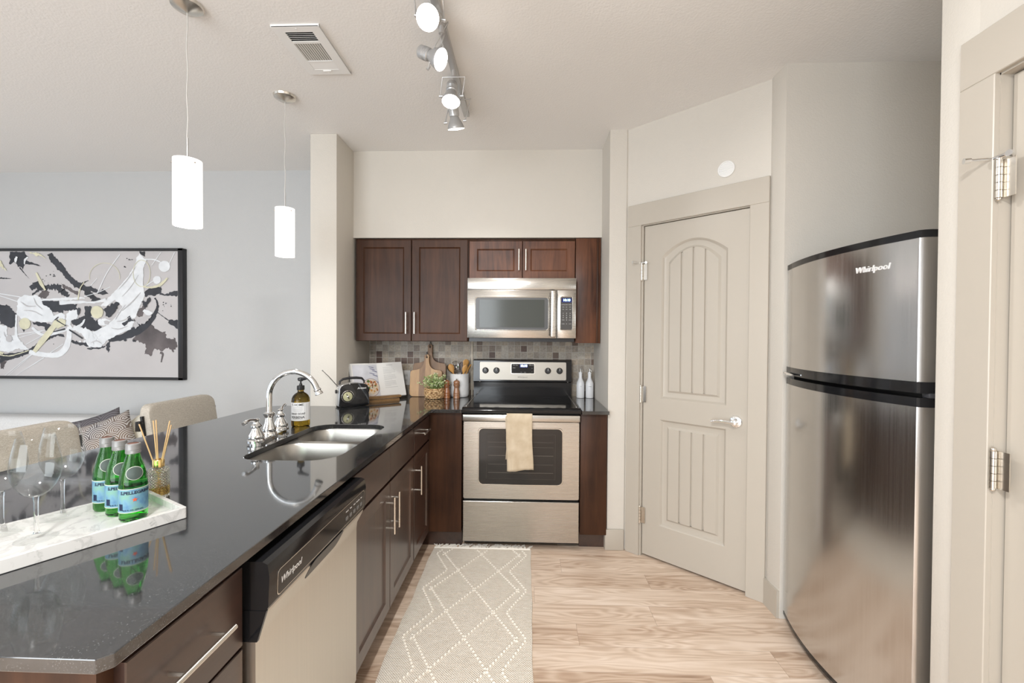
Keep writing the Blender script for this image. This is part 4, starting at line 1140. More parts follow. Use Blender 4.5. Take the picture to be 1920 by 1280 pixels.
# ---------------------------------------------------------------- marble tray with glasses and bottles
t = NT('white_marble'); v = t.coord((1, 1, 1), (0, 0, .6))
n1 = t.noise(v, 9, 6, .6, 1.8); n2 = t.noise(v, 28, 5, .6, .8)
vein = t.ramp(t.math('ABSOLUTE', t.math('SUBTRACT', n1, .5)), [(0, (1, 1, 1)), (.05, (0, 0, 0))])
sp_ = t.ramp(n2, [(.66, (0, 0, 0)), (.74, (1, 1, 1))])
fct = t.math('MAXIMUM', t.math('MULTIPLY', vein, .28), t.math('MULTIPLY', sp_, .55))
t.set(Base_Color=t.mix(fct, (.53, .525, .51, 1), (.17, .165, .16, 1)), Roughness=.25); MARBLE = t.m
TA = math.atan2(.262, .148)
TO = Vector((-.880, 1.098, CZ)); tx_ = Vector((-math.cos(TA), -math.sin(TA), 0)); ty_ = Vector((-math.sin(TA), math.cos(TA), 0))
TF = lambda p: TO + tx_*p.x + ty_*p.y + Vector((0, 0, p.z))
TL, TW = .47, .245
tr = tag(None or bpy.data.objects.new('serving_tray', bpy.data.meshes.new('serving_tray')), 'long white marble tray with raised rim on the peninsula worktop', 'tray')
b = NB(); plate(b, rrect(0, TL, 0, TW, .004, 2), [rrect(.011, TL-.011, .011, TW-.011, .004, 2)], .001, .029, TF)
prism(b, rrect(.009, TL-.009, .009, TW-.009, .004, 2), .001, .0115, TF)
bmesh.ops.recalc_face_normals(b, faces=b.faces[:]); b.to_mesh(tr.data); b.free(); tr.data.materials.append(MARBLE); COL.objects.link(tr)
m_ = tr.modifiers.new('edge', 'BEVEL'); m_.width = .002; m_.segments = 2; m_.limit_method = 'ANGLE'
TZ = CZ + .0118
def wineglass(label, x, y):
    q = thing('wine_glass', label, 'wine glass', (x, y, TZ), group='wine glasses on the marble tray')
    b = NB(); lathe(b, [(.0005, .0002), (.034, .0002), (.0365, .0006), (.0365, .0014), (.030, .0024), (.018, .0045), (.010, .008), (.006, .0135)], (x, y, TZ), 48, caps=False); obj('foot', b, THIN, q, 60)
    b = NB(); lathe(b, [(.0062, .0130), (.0055, .015), (.0042, .025), (.0038, .055), (.0040, .085), (.0055, .0955), (.0050, .0975)], (x, y, TZ), 32); obj('stem', b, GLASS, q, 60)
    b = NB()
    outer = [(.0005, .0955), (.0060, .0965), (.014, .099), (.024, .107), (.033, .120), (.0395, .137), (.0425, .155), (.0425, .168), (.0405, .188), (.036, .212), (.0315, .232)]
    inner = [(r_-.0010, z_) for r_, z_ in outer[::-1][:-3]]
    inner += [(.0125, .1005), (.0055, .0982), (.0005, .0978)]
    lathe(b, outer + [(.0310, .2326)] + inner, (x, y, TZ), 56, caps=False); obj('bowl', b, THIN, q, 60)
wineglass('wine glass in the middle of the three, nearest the tray front edge', -1.108, .945)
wineglass('wine glass at the back of the tray, closest to the green bottles', -1.173, 1.060)
wineglass('wine glass at the far left, cut off by the picture edge', -1.218, .968)
GREEN = pm('green_glass', (.22, .93, .20), .02, trans=1, ior=1.33)
t = NT('blue_label'); n_ = t.noise(t.coord((40, 40, 30)), 1.0, 4)
t.set(Base_Color=t.ramp(n_, [(.32, (.05, .14, .27)), (.5, (.115, .25, .33)), (.68, (.14, .29, .22))]), Roughness=.5); BLUEL = t.m
CAPM = pm('grey_cap', (.22, .217, .213), .45, .4); CAPT = pm('copper_cap_top', (.30, .14, .10), .35, .6)
NECKL = pm('neck_label_grey', (.045, .062, .055), .5); STARM = pm('red_star', (.55, .08, .03), .5); LRIM = pm('label_rim', (.42, .45, .38), .5)
DKBLUE = pm('label_ink', (.012, .02, .06), .5)
def water_bottle(x, y, face, label, first=None):
    if first is not None: return dup(first, (x, y, TZ), face, label)
    q = thing('water_bottle', label, 'bottle', (x, y, TZ), face, group='green water bottles on the marble tray')
    def L(b): b.transform(chain(q)); return b
    b = NB(); outer = [(.0005, .002), (.022, .0), (.0265, .002), (.0285, .007), (.0288, .085), (.0285, .095), (.0265, .112), (.0215, .135), (.0165, .152), (.0138, .162), (.0130, .172), (.0142, .174), (.0142, .178)]
    lathe(b, outer + [(.0005, .178)], (0, 0, 0), 40); obj('bottle', L(b), GREEN, q, 60)
    b = NB(); lathe(b, [(.0152, .166), (.0152, .1675), (.0160, .1685), (.0152, .170), (.0158, .172), (.0152, .1735), (.0158, .176), (.0152, .178), (.0152, .189), (.0140, .1905), (.0115, .1908)], (0, 0, 0), 30, caps=False)
    cp_ = obj('cap', L(b), CAPM, q)
    b = NB(); lathe(b, [(.0005, .1895), (.0115, .1895), (.0138, .1906)], (0, 0, 0), 30, caps=False); obj('cap_top', L(b), CAPT, cp_)
    def lab(name, r, z0, z1, a0, a1, mat, parent, o=.0005):
        b = NB(); rs = []
        for k in range(41):
            a = R(a0 + (a1-a0)*k/40)
            rs.append([Vector((qq*math.sin(a), -qq*math.cos(a), z)) for qq, z in ((r, z0), (r+o, z0), (r+o, z1), (r, z1))])
        rings(b, rs); return obj(name, L(b), mat, parent)
    lb_ = lab('label', .0287, .024, .083, -150, 150, BLUEL, q)
    for z in (.024, .0812): lab('label_rim', .0288, z, z+.0018, -150, 150, LRIM, lb_, .0008)
    C = lambda cz, r=.0289, a=0: (lambda p: chain(q) @ can(0, 0, r, cz, a)(p))
    text('lettering', 'S.PELLEGRINO', .0105, C(.0730, a=.42), DKBLUE, lb_, bold=.0003)
    text('lettering', '8.45 FL.OZ. (250 mL)', .0046, C(.0305, a=.15), DKBLUE, lb_)
    b = NB(); st_ = [((.0058 if k % 2 == 0 else .0024)*math.sin(PI*k/5), (.0058 if k % 2 == 0 else .0024)*math.cos(PI*k/5)) for k in range(10)]
    prism(b, st_, 0, .0004, C(.0555, a=.28)); obj('star', b, STARM, lb_)
    b = NB()
    for k in range(9): prism(b, [(-.026+k*.0011, -.008), (-.0256+k*.0011+(k % 3)*.0002, -.008), (-.0256+k*.0011+(k % 3)*.0002, .008), (-.026+k*.0011, .008)], 0, .0003, C(.0385))
    obj('barcode', b, DKBLUE, lb_)
    # oval neck label lying on the shoulder
    b = NB()
    def sh(p):
        z = .120 + p.y
        r = .0288 - .0022 if z < .112 else (.0265 - (z-.112)*.2174 if z < .135 else .0215 - (z-.135)*.294)
        t_ = .30 + p.x/.024
        return chain(q) @ Vector(((r+.0008+p.z)*math.sin(t_), -(r+.0008+p.z)*math.cos(t_), z))
    def oval(sx, sy, n=26): return [(sx*math.cos(2*PI*k/n)*(1+.12*math.sin(2*PI*k/n)), sy*math.sin(2*PI*k/n)) for k in range(n)]
    rings(b, [[sh(Vector((u, v, 0))) for u, v in oval(.0165, .0165)], [sh(Vector((u, v, .0005))) for u, v in oval(.0165, .0165)], [sh(Vector((u, v, .0006))) for u, v in oval(.009, .009)], [sh(Vector((u, v, .0006))) for u, v in oval(.001, .001)]]); nl = obj('neck_label', b, LRIM, q)
    b = NB(); rings(b, [[sh(Vector((u, v, d))) for u, v in oval(s, s)] for s, d in ((.0152, .0005), (.0152, .0009), (.008, .0010), (.001, .0010))]); obj('neck_print', b, NECKL, nl)
    return q
fb = water_bottle(-.990, 1.062, R(32), 'green glass water bottle nearest the camera, in front of its two neighbours')
water_bottle(-1.053, 1.091, R(36), 'green glass water bottle in the middle of the row of three', fb)
water_bottle(-1.116, 1.120, R(34), 'green glass water bottle at the back of the row, nearest the wine glasses', fb)
# reed diffuser
DX, DY = -1.075, 1.235
df = thing('reed_diffuser', 'cut-glass reed diffuser with gold collar behind the green bottles', 'diffuser', (DX, DY, CZ))
b = NB(); lathe(b, [(.0005, .001), (.024, .001), (.0265, .004), (.0265, .080), (.024, .086), (.0135, .090), (.0125, .094), (.010, .094), (.010, .086), (.0215, .081), (.0235, .076), (.0235, .010), (.0005, .008)], (DX, DY, CZ), 32)
t = NT('cut_glass'); t.set(Base_Color=(1, .97, .88, 1), Roughness=0.0, IOR=1.45); t.set(**{'Transmission Weight': 1.0})
co = t.n('ShaderNodeSeparateXYZ', Vector=t.coord()); ang = t.math('MULTIPLY', t.math('ARCTAN2', co.outputs[1], co.outputs[0]), 10)
zz = t.math('MULTIPLY', co.outputs[2], 400)
t.bump(t.math('MAXIMUM', t.math('ABSOLUTE', t.math('SINE', t.math('ADD', ang, zz))), t.math('ABSOLUTE', t.math('SINE', t.math('SUBTRACT', ang, zz)))), .7, .003)
obj('bottle', b, t.m, df, 60)
b = NB(); lathe(b, [(.0005, .0082), (.0236, .0100), (.0236, .034), (.0005, .034)], (DX, DY, CZ), 28); obj('oil', b, pm('amber_oil', (.9, .62, .16), 0, trans=1, ior=1.4), df, 60)
b = NB(); lathe(b, [(.0125, .089), (.0145, .090), (.0145, .110), (.0135, .1115), (.008, .1115), (.008, .09)], (DX, DY, CZ), 28, caps=False); obj('collar', b, pm('gold_metal', (.78, .56, .24), .2, 1), df)
REEDM = pm('reed', (.52, .34, .17), .7)
for k, (dx, dy, z) in enumerate(((-.047, -.012, .216), (-.026, .012, .222), (.0, -.008, .228), (.026, .010, .222), (.047, -.010, .214))):
    b = NB(); cyl(b, (DX-dx*.30, DY-dy*.4, CZ+.012), (DX+dx*1.0, DY+dy, CZ+z), .0017, seg=8)
    tag(obj('reed', b, REEDM, None), ('leftmost', 'second from left', 'middle', 'second from right', 'rightmost')[k] + ' of the five thin reeds in the diffuser', 'reed', 'reeds in the diffuser')

# ---------------------------------------------------------------- ceiling fixtures
BULB = pm('lamp_glow', (1, 1, 1), .4, emit=(1.0, .93, .84), estr=14)
SILVER = pm('silver_lamp_paint', (.52, .52, .52), .35, .6)
tl = thing('track_light', 'silver ceiling track with four spotlights above the aisle', 'track light', (-.372, 2.05, H))
b = NB(); box(b, -.389, -.355, 1.42, 2.63, 2.705, 2.73, .003); obj('track', b, SILVER, tl)
def spot(y, center, d, power):
    d = Vector(d).normalized(); c = Vector(center)
    back = c - d*.062
    b = NB(); lathe(b, [(.006, -.118), (.024, -.116), (.0275, -.110), (.0275, -.064), (.024, -.060)], seg=26, M=axisM(c, d))
    for k in range(3): lathe(b, [(.0277, -.075-.006*k), (.0285, -.076-.006*k), (.0285, -.078-.006*k), (.0277, -.079-.006*k)], seg=26, M=axisM(c, d), loop=True, caps=False)
    hd = obj('spot_head', b, SILVER, tl)
    b = NB(); lathe(b, [(.022, -.062), (.026, -.050), (.037, -.030), (.0445, -.010), (.0455, -.002), (.0445, .0)], seg=30, M=axisM(c, d), caps=False); obj('reflector', b, pm('reflector_glass', (.42, .42, .42), .3, .4), hd)
    b = NB(); lathe(b, [(.0445, -.001), (.0445, .001), (.030, .004), (.0005, .005)], seg=30, M=axisM(c, d)); obj('bulb', b, BULB, hd)
    # yoke from the track to both sides of the head
    u = d.cross(Vector((0, 1, 0))) if abs(d.y) < .9 else d.cross(Vector((1, 0, 0)))
    u.normalize()
    b = NB(); a = Vector((-.372, y, 2.705)); cyl(b, a, (a.x, a.y, 2.675), .012); pv = c - d*.035
    tp = Vector((a.x, a.y, 2.674))
    for s in (-1, 1):
        e = pv + u*s*.056
        sh_ = tp + u*s*.056
        tube(b, [tp, sh_, sh_.lerp(e, .5), e], .0032, 8); cyl(b, e - u*s*.012, e + u*s*.006, .006, seg=10)
    obj('yoke', b, SILVER, hd)
    ld = bpy.data.lights.new('spot_lamp', 'SPOT'); ld.energy = power; ld.color = (1.0, .98, .95); ld.spot_size = R(95); ld.spot_blend = .8; ld.shadow_soft_size = .035
    lo = bpy.data.objects.new('spot_lamp', ld); COL.objects.link(lo); lo.parent = hd
    lo.matrix_basis = chain(hd).inverted() @ (Matrix.Translation(c + d*.012) @ d.to_track_quat('-Z', 'Y').to_matrix().to_4x4())
spot(1.60, (-.388, 1.672, 2.607), (-.10, -.80, -.55), 40)
spot(1.86, (-.380, 1.886, 2.582), (.84, -.25, -.48), 40)
spot(2.17, (-.392, 2.205, 2.572), (.0, -.30, -.95), 40)
spot(2.38, (-.398, 2.405, 2.530), (.10, .36, -.93), 24)

cl_ = thing('fill_light', 'added round lamp on the unseen ceiling behind the camera, for fill', 'fill light', (-.45, -.55, H))  # unseen lamp added to brighten the floor and kitchen
b = NB(); lathe(b, [(.20, 0), (.205, -.01), (.20, -.025), (.19, -.028)], (-.45, -.55, H), 40); obj('base_ring', b, NICKEL, cl_)
b = NB(); lathe(b, [(.188, -.026), (.18, -.05), (.14, -.075), (.07, -.088), (.001, -.091)], (-.45, -.55, H), 40, caps=False); obj('diffuser', b, pm('fill_diffuser', (.9, .9, .9), .4, emit=(1, .95, .88), estr=3), cl_)
ld = bpy.data.lights.new('fill_lamp', 'AREA'); ld.shape = 'DISK'; ld.size = .36; ld.energy = 90; ld.color = (1, .995, .985)
lo = bpy.data.objects.new('fill_lamp', ld); COL.objects.link(lo); lo.parent = cl_; lo.matrix_basis = Matrix.Translation((0, 0, -.095))
OPAL = pm('opal_glass', (.85, .85, .84), .3, emit=(1.0, .96, .91), estr=.95)
CORD = pm('clear_cord', (.55, .54, .52), .3)
def pendant(label, x, y):
    q = thing('pendant_light', label, 'pendant light', (x, y, H), group='pendant lights over the peninsula')
    b = NB(); lathe(b, [(.058, 0), (.060, -.004), (.056, -.014), (.036, -.026), (.014, -.032), (.005, -.036)], (x, y, H), 32); obj('canopy', b, NICKEL, q)
    b = NB(); pts = [(x + .0025*math.sin(k*1.1), y, H-.03-(H-.03-2.17)*k/16) for k in range(17)]; tube(b, pts, .0022, 8); obj('cord', b, CORD, q)
    b = NB(); cyl(b, (x, y, 2.085), (x, y, 2.19), .0042, seg=12); lathe(b, [(.004, 2.098), (.047, 2.097), (.047, 2.093), (.004, 2.092)], (x, y, 0), 28); obj('stem', b, SILVER, q)
    b = NB(); lathe(b, [(.0475, 2.100), (.0505, 2.100), (.0505, 1.832), (.0475, 1.832)], (x, y, 0), 40, loop=True, caps=False); sh = obj('lamp_shade', b, OPAL, q)
    b = NB()
    for a in (R(215), R(335), R(95)): cyl(b, (x+.050*math.cos(a), y+.050*math.sin(a), 2.082), (x+.054*math.cos(a), y+.054*math.sin(a), 2.082), .003, seg=10)
    obj('set_screw', b, NICKEL, sh)
    ld = bpy.data.lights.new('pendant_lamp', 'POINT'); ld.energy = 4; ld.color = (1, .9, .78); ld.shadow_soft_size = .03
    lo = bpy.data.objects.new('pendant_lamp', ld); COL.objects.link(lo); lo.parent = q; lo.matrix_basis = Matrix.Translation((0, 0, 1.86-H))
pendant('white cylinder pendant lamp nearer the camera, over the tray end of the peninsula', -1.388, 1.741)
pendant('white cylinder pendant lamp farther back, over the sink end of the peninsula', -1.365, 2.416)

vt = thing('ceiling_vent', 'white rectangular air vent in the ceiling beside the track light', 'air vent', (-1.01, 2.03, H))
VX0, VX1, VY0, VY1 = -1.117, -.903, 1.862, 2.206
b = NB(); holes = [[(-1.072, 1.897), (-.948, 1.897), (-.948, 1.958), (-1.072, 1.958)], [(-1.072, 1.972), (-.948, 1.972), (-.948, 2.098), (-1.072, 2.098)], [(-1.072, 2.110), (-.948, 2.110), (-.948, 2.166), (-1.072, 2.166)]]
plate(b, [(VX0, VY0), (VX1, VY0), (VX1, VY1), (VX0, VY1)], holes, 2.718, 2.7215)
for (a, c, d, e) in ((VX0, VX1, VY0, VY0+.004), (VX0, VX1, VY1-.004, VY1), (VX0, VX0+.004, VY0, VY1), (VX1-.004, VX1, VY0, VY1)): box(b, a, c, d, e, 2.7185, 2.7299)
for y in (1.876, 2.192): cyl(b, (-1.01, y, 2.716), (-1.01, y, 2.7185), .004, seg=12)
obj('frame', b, WHITE_METAL, vt)
b = NB(); box(b, -1.08, -.94, 1.89, 2.104, 2.7275, 2.7299); obj('dark_backing', b, DARKVOID, vt)  # near-black sheet paints the shade inside the vent openings
b = NB()
def slat(b, p, q_, w_, tilt):
    p, q_ = Vector(p), Vector(q_); d = (q_-p).normalized(); s = d.cross(Vector((0, 0, 1))).normalized()
    e = s*math.cos(tilt)*w_ + Vector((0, 0, math.sin(tilt)*w_)); n = d.cross(e).normalized()*.0005
    rings(b, [[a - e + n, a + e + n, a + e - n, a - e - n] for a in (p, q_)])
for k in range(6): slat(b, (-1.072, 1.899+k*.0118, 2.7215), (-.948, 1.899+k*.0118, 2.7215), .0035, R(-42))
for k in range(12): slat(b, (-1.071+k*.0112, 1.972, 2.7215), (-1.071+k*.0112, 2.098, 2.7215), .0034, R(38))
for k in range(6): slat(b, (-1.072, 2.113+k*.0100, 2.7200), (-.948, 2.113+k*.0100, 2.7200), .0052, R(8))
obj('louvers', b, WHITE_METAL, vt)
b = NB(); box(b, -1.03, -.99, 2.170, 2.174, 2.713, 2.7185, .001); obj('damper_lever', b, WHITE_METAL, vt)

wv = thing('wall_vent', 'small round white louvred cap on the wall above the pantry door', 'vent', tuple(PF(Vector((.486, 2.322, 0)))))
b = NB(); M_ = axisM(PF(Vector((.486, 2.322, 0))), PN); lathe(b, [(.044, 0), (.045, .006), (.041, .009), (.037, .009), (.036, .006)], seg=40, M=M_, caps=True); obj('rim', b, WHITE_METAL, wv)
b = NB()
for k in range(9):
    z = -.030 + .0075*k; hw = math.sqrt(max(0, .036**2 - z*z))
    prism(b, [(.486-hw, 2.322+z-.0022), (.486+hw, 2.322+z-.0022), (.486+hw, 2.322+z+.0022), (.486-hw, 2.322+z+.0022)], .006, .0088, PF)
obj('louvers', b, WHITE_METAL, wv)

# ---------------------------------------------------------------- living area beyond the peninsula
t = NT('oat_linen'); v = t.coord()
wv1 = t.noise(t.coord((900, 900, 90)), 1.0, 2); wv2 = t.noise(t.coord((90, 90, 900)), 1.0, 2)
ww = t.math('MULTIPLY_ADD', wv1, .5, t.math('MULTIPLY', wv2, .5))
t.set(Base_Color=t.ramp(ww, [(.40, (.37, .335, .285)), (.60, (.58, .54, .475))]), Roughness=.95); t.bump(ww, .4, .002); LINEN = t.m
STOOLM = pm('dark_stool_metal', (.02, .019, .018), .4, .4)
def stool(label, y, first=None):
    if first is not None: return dup(first, (-1.98, y, 0), 0, label)
    q = thing('bar_stool', label, 'bar stool', (-1.98, y, 0), group='linen bar stools at the peninsula')
    f = lambda p: Vector((-2.150 - .16*(p.y-.86) + p.z, y + p.x, p.y))       # leaning back
    b = NB()
    for i, (ins, d) in enumerate(((.012, -.062), (.003, -.058), (0, -.048), (0, -.014), (.003, -.004), (.012, 0))):
        lp = rrect(-.262+ins, .262-ins, .70+ins, .985-ins, [.055, .055, .03, .03], 6)
        ring = [f(Vector((u, vv, d + .028*(u/.262)**2))) for u, vv in lp]
        if i == 0: rs = []
        rs.append(ring)
    rings(b, rs); obj('backrest', b, LINEN, q, 50)
    b = NB(); box(b, -2.17, -1.73, y-.24, y+.24, .60, .675, .025, 3); obj('seat', b, LINEN, q)
    for sx_ in (-1, 1):
        for sy_ in (-1, 1):
            b = NB(); cyl(b, (-1.95+.19*sx_, y+.19*sy_, .61), (-1.95+.22*sx_, y+.22*sy_, 0), .016, .011, 14); obj('leg', b, STOOLM, q)
    b = NB(); zf = .22
    pts = [(-1.95+.209*a, y+.209*c, zf) for a, c in ((-1, -1), (1, -1), (1, 1), (-1, 1))]
    for p_, q2 in zip(pts, pts[1:] + pts[:1]): cyl(b, p_, q2, .008, seg=10)
    obj('footrest', b, STOOLM, q)
    for s in (-1, 1):
        b = NB(); tube(b, [(-2.10, y+.245*s, .60), (-2.135, y+.262*s, .70), (-2.158, y+.268*s, .80), (-2.172, y+.270*s, .925)], .009, 8)
        box(b, -2.185, -2.160, y+.270*s-.006, y+.270*s+.030*s, .845, .90, .002)
        obj('bracket', b, STOOLM, q)
    return q
s1 = stool('linen bar stool at the far half of the peninsula, behind the reed diffuser', 2.655)
stool('linen bar stool at the near half of the peninsula, behind the wine glasses', 1.745, s1)

t = NT('white_boucle'); nz = t.noise(t.coord((260, 260, 260)), 1.0, 3)
t.set(Base_Color=t.ramp(nz, [(.3, (.58, .58, .58)), (.7, (.74, .74, .73))]), Roughness=1.0); t.bump(nz, .5, .004); BOUCLE = t.m
so_ = thing('sofa', 'white fabric sofa against the living room wall under the painting', 'sofa', (-3.85, 3.05, 0))
b = NB(); box(b, -5.1, -2.70, 3.29, 3.49, .08, .728, .05, 4); obj('backrest', b, BOUCLE, so_)
b = NB(); box(b, -5.1, -2.70, 2.62, 3.26, .08, .23, .03, 3); obj('base', b, BOUCLE, so_)
for x0, x1 in ((-4.92, -3.90), (-3.88, -2.88)):
    b = NB(); box(b, x0, x1, 2.60, 3.24, .22, .315, .04, 4); obj('seat_cushion', b, BOUCLE, so_)
for x0, x1 in ((-5.12, -4.93), (-2.87, -2.68)):
    b = NB(); box(b, x0, x1, 2.60, 3.46, .08, .385, .05, 4); obj('armrest', b, BOUCLE, so_)
for x in (-5.0, -2.8):
    for y in (2.7, 3.4):
        b = NB(); cyl(b, (x, y, .09), (x, y, 0), .022, .016, 12); obj('leg', b, STOOLM, so_)

def scallop(name, dark, light, k, alt=None):
    t = NT(name); co = t.n('ShaderNodeSeparateXYZ', Vector=t.coord())
    u, v_ = t.math('MULTIPLY', co.outputs[0], k), t.math('MULTIPLY', co.outputs[2], k*1.6)
    row = t.math('FLOOR', v_); fu = t.math('SUBTRACT', t.math('FRACT', t.math('MULTIPLY_ADD', row, .5, u)), .5)
    fv = t.math('MULTIPLY', t.math('FRACT', v_), .62)
    r_ = t.math('SQRT', t.math('ADD', t.math('MULTIPLY', fu, fu), t.math('MULTIPLY', fv, fv)))
    st2 = t.math('GREATER_THAN', t.math('FRACT', t.math('MULTIPLY', r_, 9.0)), .62)
    nz = t.noise(t.coord((5, 5, 5)), 1.0, 2)
    dk = t.ramp(nz, [(.4, dark), (.6, alt or dark)])
    t.set(Base_Color=t.mix(st2, dk, V4(light)), Roughness=.9)
    return t.m
def cushion(name, label, c, w_, th, rot, yaw, pit, mats, group):
    M = Matrix.Translation(Vector(c)) @ Matrix.Rotation(yaw, 4, 'Z') @ Matrix.Rotation(pit, 4, 'X') @ Matrix.Rotation(rot, 4, 'Y')
    o = bpy.data.objects.new(name, bpy.data.meshes.new(name)); COL.objects.link(o); tag(o, label, 'cushion', group)
    b = NB(); n = 20
    for sgn in (-1, 1):
        vs = []
        for j in range(n+1):
            row = []
            for i in range(n+1):
                u, v_ = 2*i/n-1, 2*j/n-1
                x = u*(1-.09*(1-v_*v_))*w_/2; z = v_*(1-.09*(1-u*u))*w_/2
                y = sgn*th/2*((1-u**4)*(1-v_**4))**.6
                row.append(b.verts.new((x, y, z)))
            vs.append(row)
        for r0, r1 in zip(vs, vs[1:]):
            for i in range(n):
                f_ = b.faces.new((r0[i], r0[i+1], r1[i+1], r1[i])); f_.material_index = 0 if sgn < 0 else 1
    bmesh.ops.remove_doubles(b, verts=b.verts[:], dist=1e-5)
    bmesh.ops.recalc_face_normals(b, faces=b.faces[:])
    b.to_mesh(o.data); b.free()
    for m in mats: o.data.materials.append(m)
    o.data.shade_smooth(); o.matrix_basis = M
    return o
CREAM = pm('cream_cloth', (.58, .53, .42), .9)
cushion('throw_pillow', 'grey patterned throw pillow with arch lines, in front of the plainer dark one', (-3.045, 3.06, .585), .39, .13, R(-20), R(14), R(-8), (scallop('arch_print', (.115, .105, .11), (.56, .54, .52), 9, (.21, .15, .11)), CREAM), 'throw pillows on the sofa')
cushion('throw_pillow', 'dark grey throw pillow, only its corner showing behind the patterned one', (-3.215, 3.165, .592), .39, .08, R(-18), R(6), R(-6), (scallop('faint_print', (.085, .075, .082), (.16, .15, .16), 7), CREAM), 'throw pillows on the sofa')
rp = thing('round_pillow', 'round cream woven pillow with gold lines beside the patterned pillow', 'cushion', (-2.80, 3.205, .605))
t = NT('woven_cream'); co = t.n('ShaderNodeSeparateXYZ', Vector=t.coord())
g = t.math('ABSOLUTE', t.math('SINE', t.math('MULTIPLY', t.math('ADD', co.outputs[0], co.outputs[2]), 150.0)))
g2 = t.math('ABSOLUTE', t.math('SINE', t.math('MULTIPLY', t.math('SUBTRACT', co.outputs[0], co.outputs[2]), 150.0)))
gold = t.math('MULTIPLY', t.math('GREATER_THAN', g, .86), t.math('GREATER_THAN', t.math('ADD', co.outputs[0], t.math('MULTIPLY', co.outputs[2], -.6)), .015))
t.set(Base_Color=t.mix(gold, t.mix(t.math('MULTIPLY', g2, .35), (.68, .65, .57, 1), (.50, .46, .38, 1)), (.50, .34, .10, 1)), Roughness=.9); t.bump(t.math('MAXIMUM', g, g2), .5, .004)
b = NB(); M_ = Matrix.Translation((-2.80, 3.205, .605)) @ Matrix.Rotation(R(20), 4, 'Z') @ Matrix.Rotation(R(78), 4, 'X')
lathe(b, [(.0005, .045), (.10, .042), (.17, .032), (.205, .015), (.210, 0), (.205, -.015), (.17, -.032), (.10, -.042), (.0005, -.045)], seg=48, M=M_, caps=False); obj('cover', b, t.m, rp, 60)
b = NB(); lathe(b, [(.210+.006*math.cos(2*PI*k/8), .006*math.sin(2*PI*k/8)) for k in range(8)], seg=48, M=M_, loop=True, caps=False); obj('piping', b, CREAM, rp)

# ---------------------------------------------------------------- abstract painting
CRX, CTZ = -2.852, 2.068                   # right edge and top of the canvas
CW_, CH_ = 2.02, 1.032
pt = thing('painting', 'wide abstract grey, black and white painting in a black frame on the living room wall', 'painting', (CRX-CW_/2, 3.49, CTZ-CH_/2))
b = NB()
for (a, c, d, e) in ((CRX-CW_-.045, CRX+.045, CTZ+.003, CTZ+.022), (CRX-CW_-.045, CRX+.045, CTZ-CH_-.022, CTZ-CH_-.003), (CRX+.006, CRX+.045, CTZ-CH_-.022, CTZ+.022), (CRX-CW_-.045, CRX-CW_-.006, CTZ-CH_-.022, CTZ+.022)):
    box(b, a, c, 3.462, 3.51, d, e, .0015)
box(b, CRX-CW_-.04, CRX+.04, 3.50, 3.509, CTZ-CH_-.02, CTZ+.02)
obj('frame', b, pm('black_frame', (.016, .016, .018), .35), pt)
CVG = pm('canvas_grey', (.50, .485, .49), .7, var=.05, vscale=(2, 2, 3), bump=.05, bscale=(500, 500, 500))
b = NB(); box(b, CRX-CW_, CRX, 3.472, 3.50, CTZ-CH_, CTZ); cv = obj('canvas', b, CVG, pt)
PB = pm('paint_black', (.030, .031, .038), .5, var=.35, vscale=(9, 9, 9)); PG = pm('paint_umber', (.105, .09, .092), .55, var=.45, vscale=(5, 5, 5))
PWH = pm('paint_white', (.70, .725, .75), .5, var=.08, vscale=(16, 16, 16)); PC = pm('paint_cream', (.62, .60, .44), .5, var=.1, vscale=(20, 20, 20)); PLG = pm('paint_mist', (.47, .46, .47), .55)
S1 = lambda x, y: (1.516 - x*.000922, y*.000886 - .0436)     # left half of the sketch
S2 = lambda x, y: (.790 - x*.000923, y*.000886 - .0436)      # right half
pr = random.Random(11)
layer = [0]
def emit(b, pts):
    layer[0] += 1; y = 3.4718 - layer[0]*.00003
    cl = []
    for u, v_ in pts:
        u = min(max(u, .002), CW_-.002); v_ = min(max(v_, .002), CH_-.002)
        cl.append(Vector((u, v_)))
    r_ = delaunay_2d_cdt(cl, [], [list(range(len(cl)))], 1, 1e-5)
    vs = [b.verts.new((CRX-p.x, y, CTZ-p.y)) for p in r_[0]]
    for f_ in r_[2]: b.faces.new([vs[i] for i in f_])
def jag(pts, amp, step=.011):
    out = []; n = len(pts)
    for i in range(n):
        (x0, y0), (x1, y1) = pts[i], pts[(i+1) % n]
        L = math.hypot(x1-x0, y1-y0); k = max(1, int(L/step))
        nx, ny = (y1-y0)/max(L, 1e-6), -(x1-x0)/max(L, 1e-6)
        for j in range(k):
            t_ = j/k; d = pr.gauss(0, amp) if j else pr.gauss(0, amp*.4)
            out.append((x0+(x1-x0)*t_+nx*d, y0+(y1-y0)*t_+ny*d))
    return out
def poly(b, S, pts, amp=.0035): emit(b, jag([S(*p) for p in pts], amp))
def smooth_path(P, k=6):
    out = []
    for i in range(len(P)-1):
        p0, p1, p2, p3 = P[max(0, i-1)], P[i], P[i+1], P[min(len(P)-1, i+2)]
        for j in range(k):
            t_ = j/k
            out.append(tuple(.5*((2*b1) + (-a+c)*t_ + (2*a-5*b1+4*c-d)*t_**2 + (-a+3*b1-3*c+d)*t_**3) for a, b1, c, d in zip(p0, p1, p2, p3)))
    return out + [P[-1]]
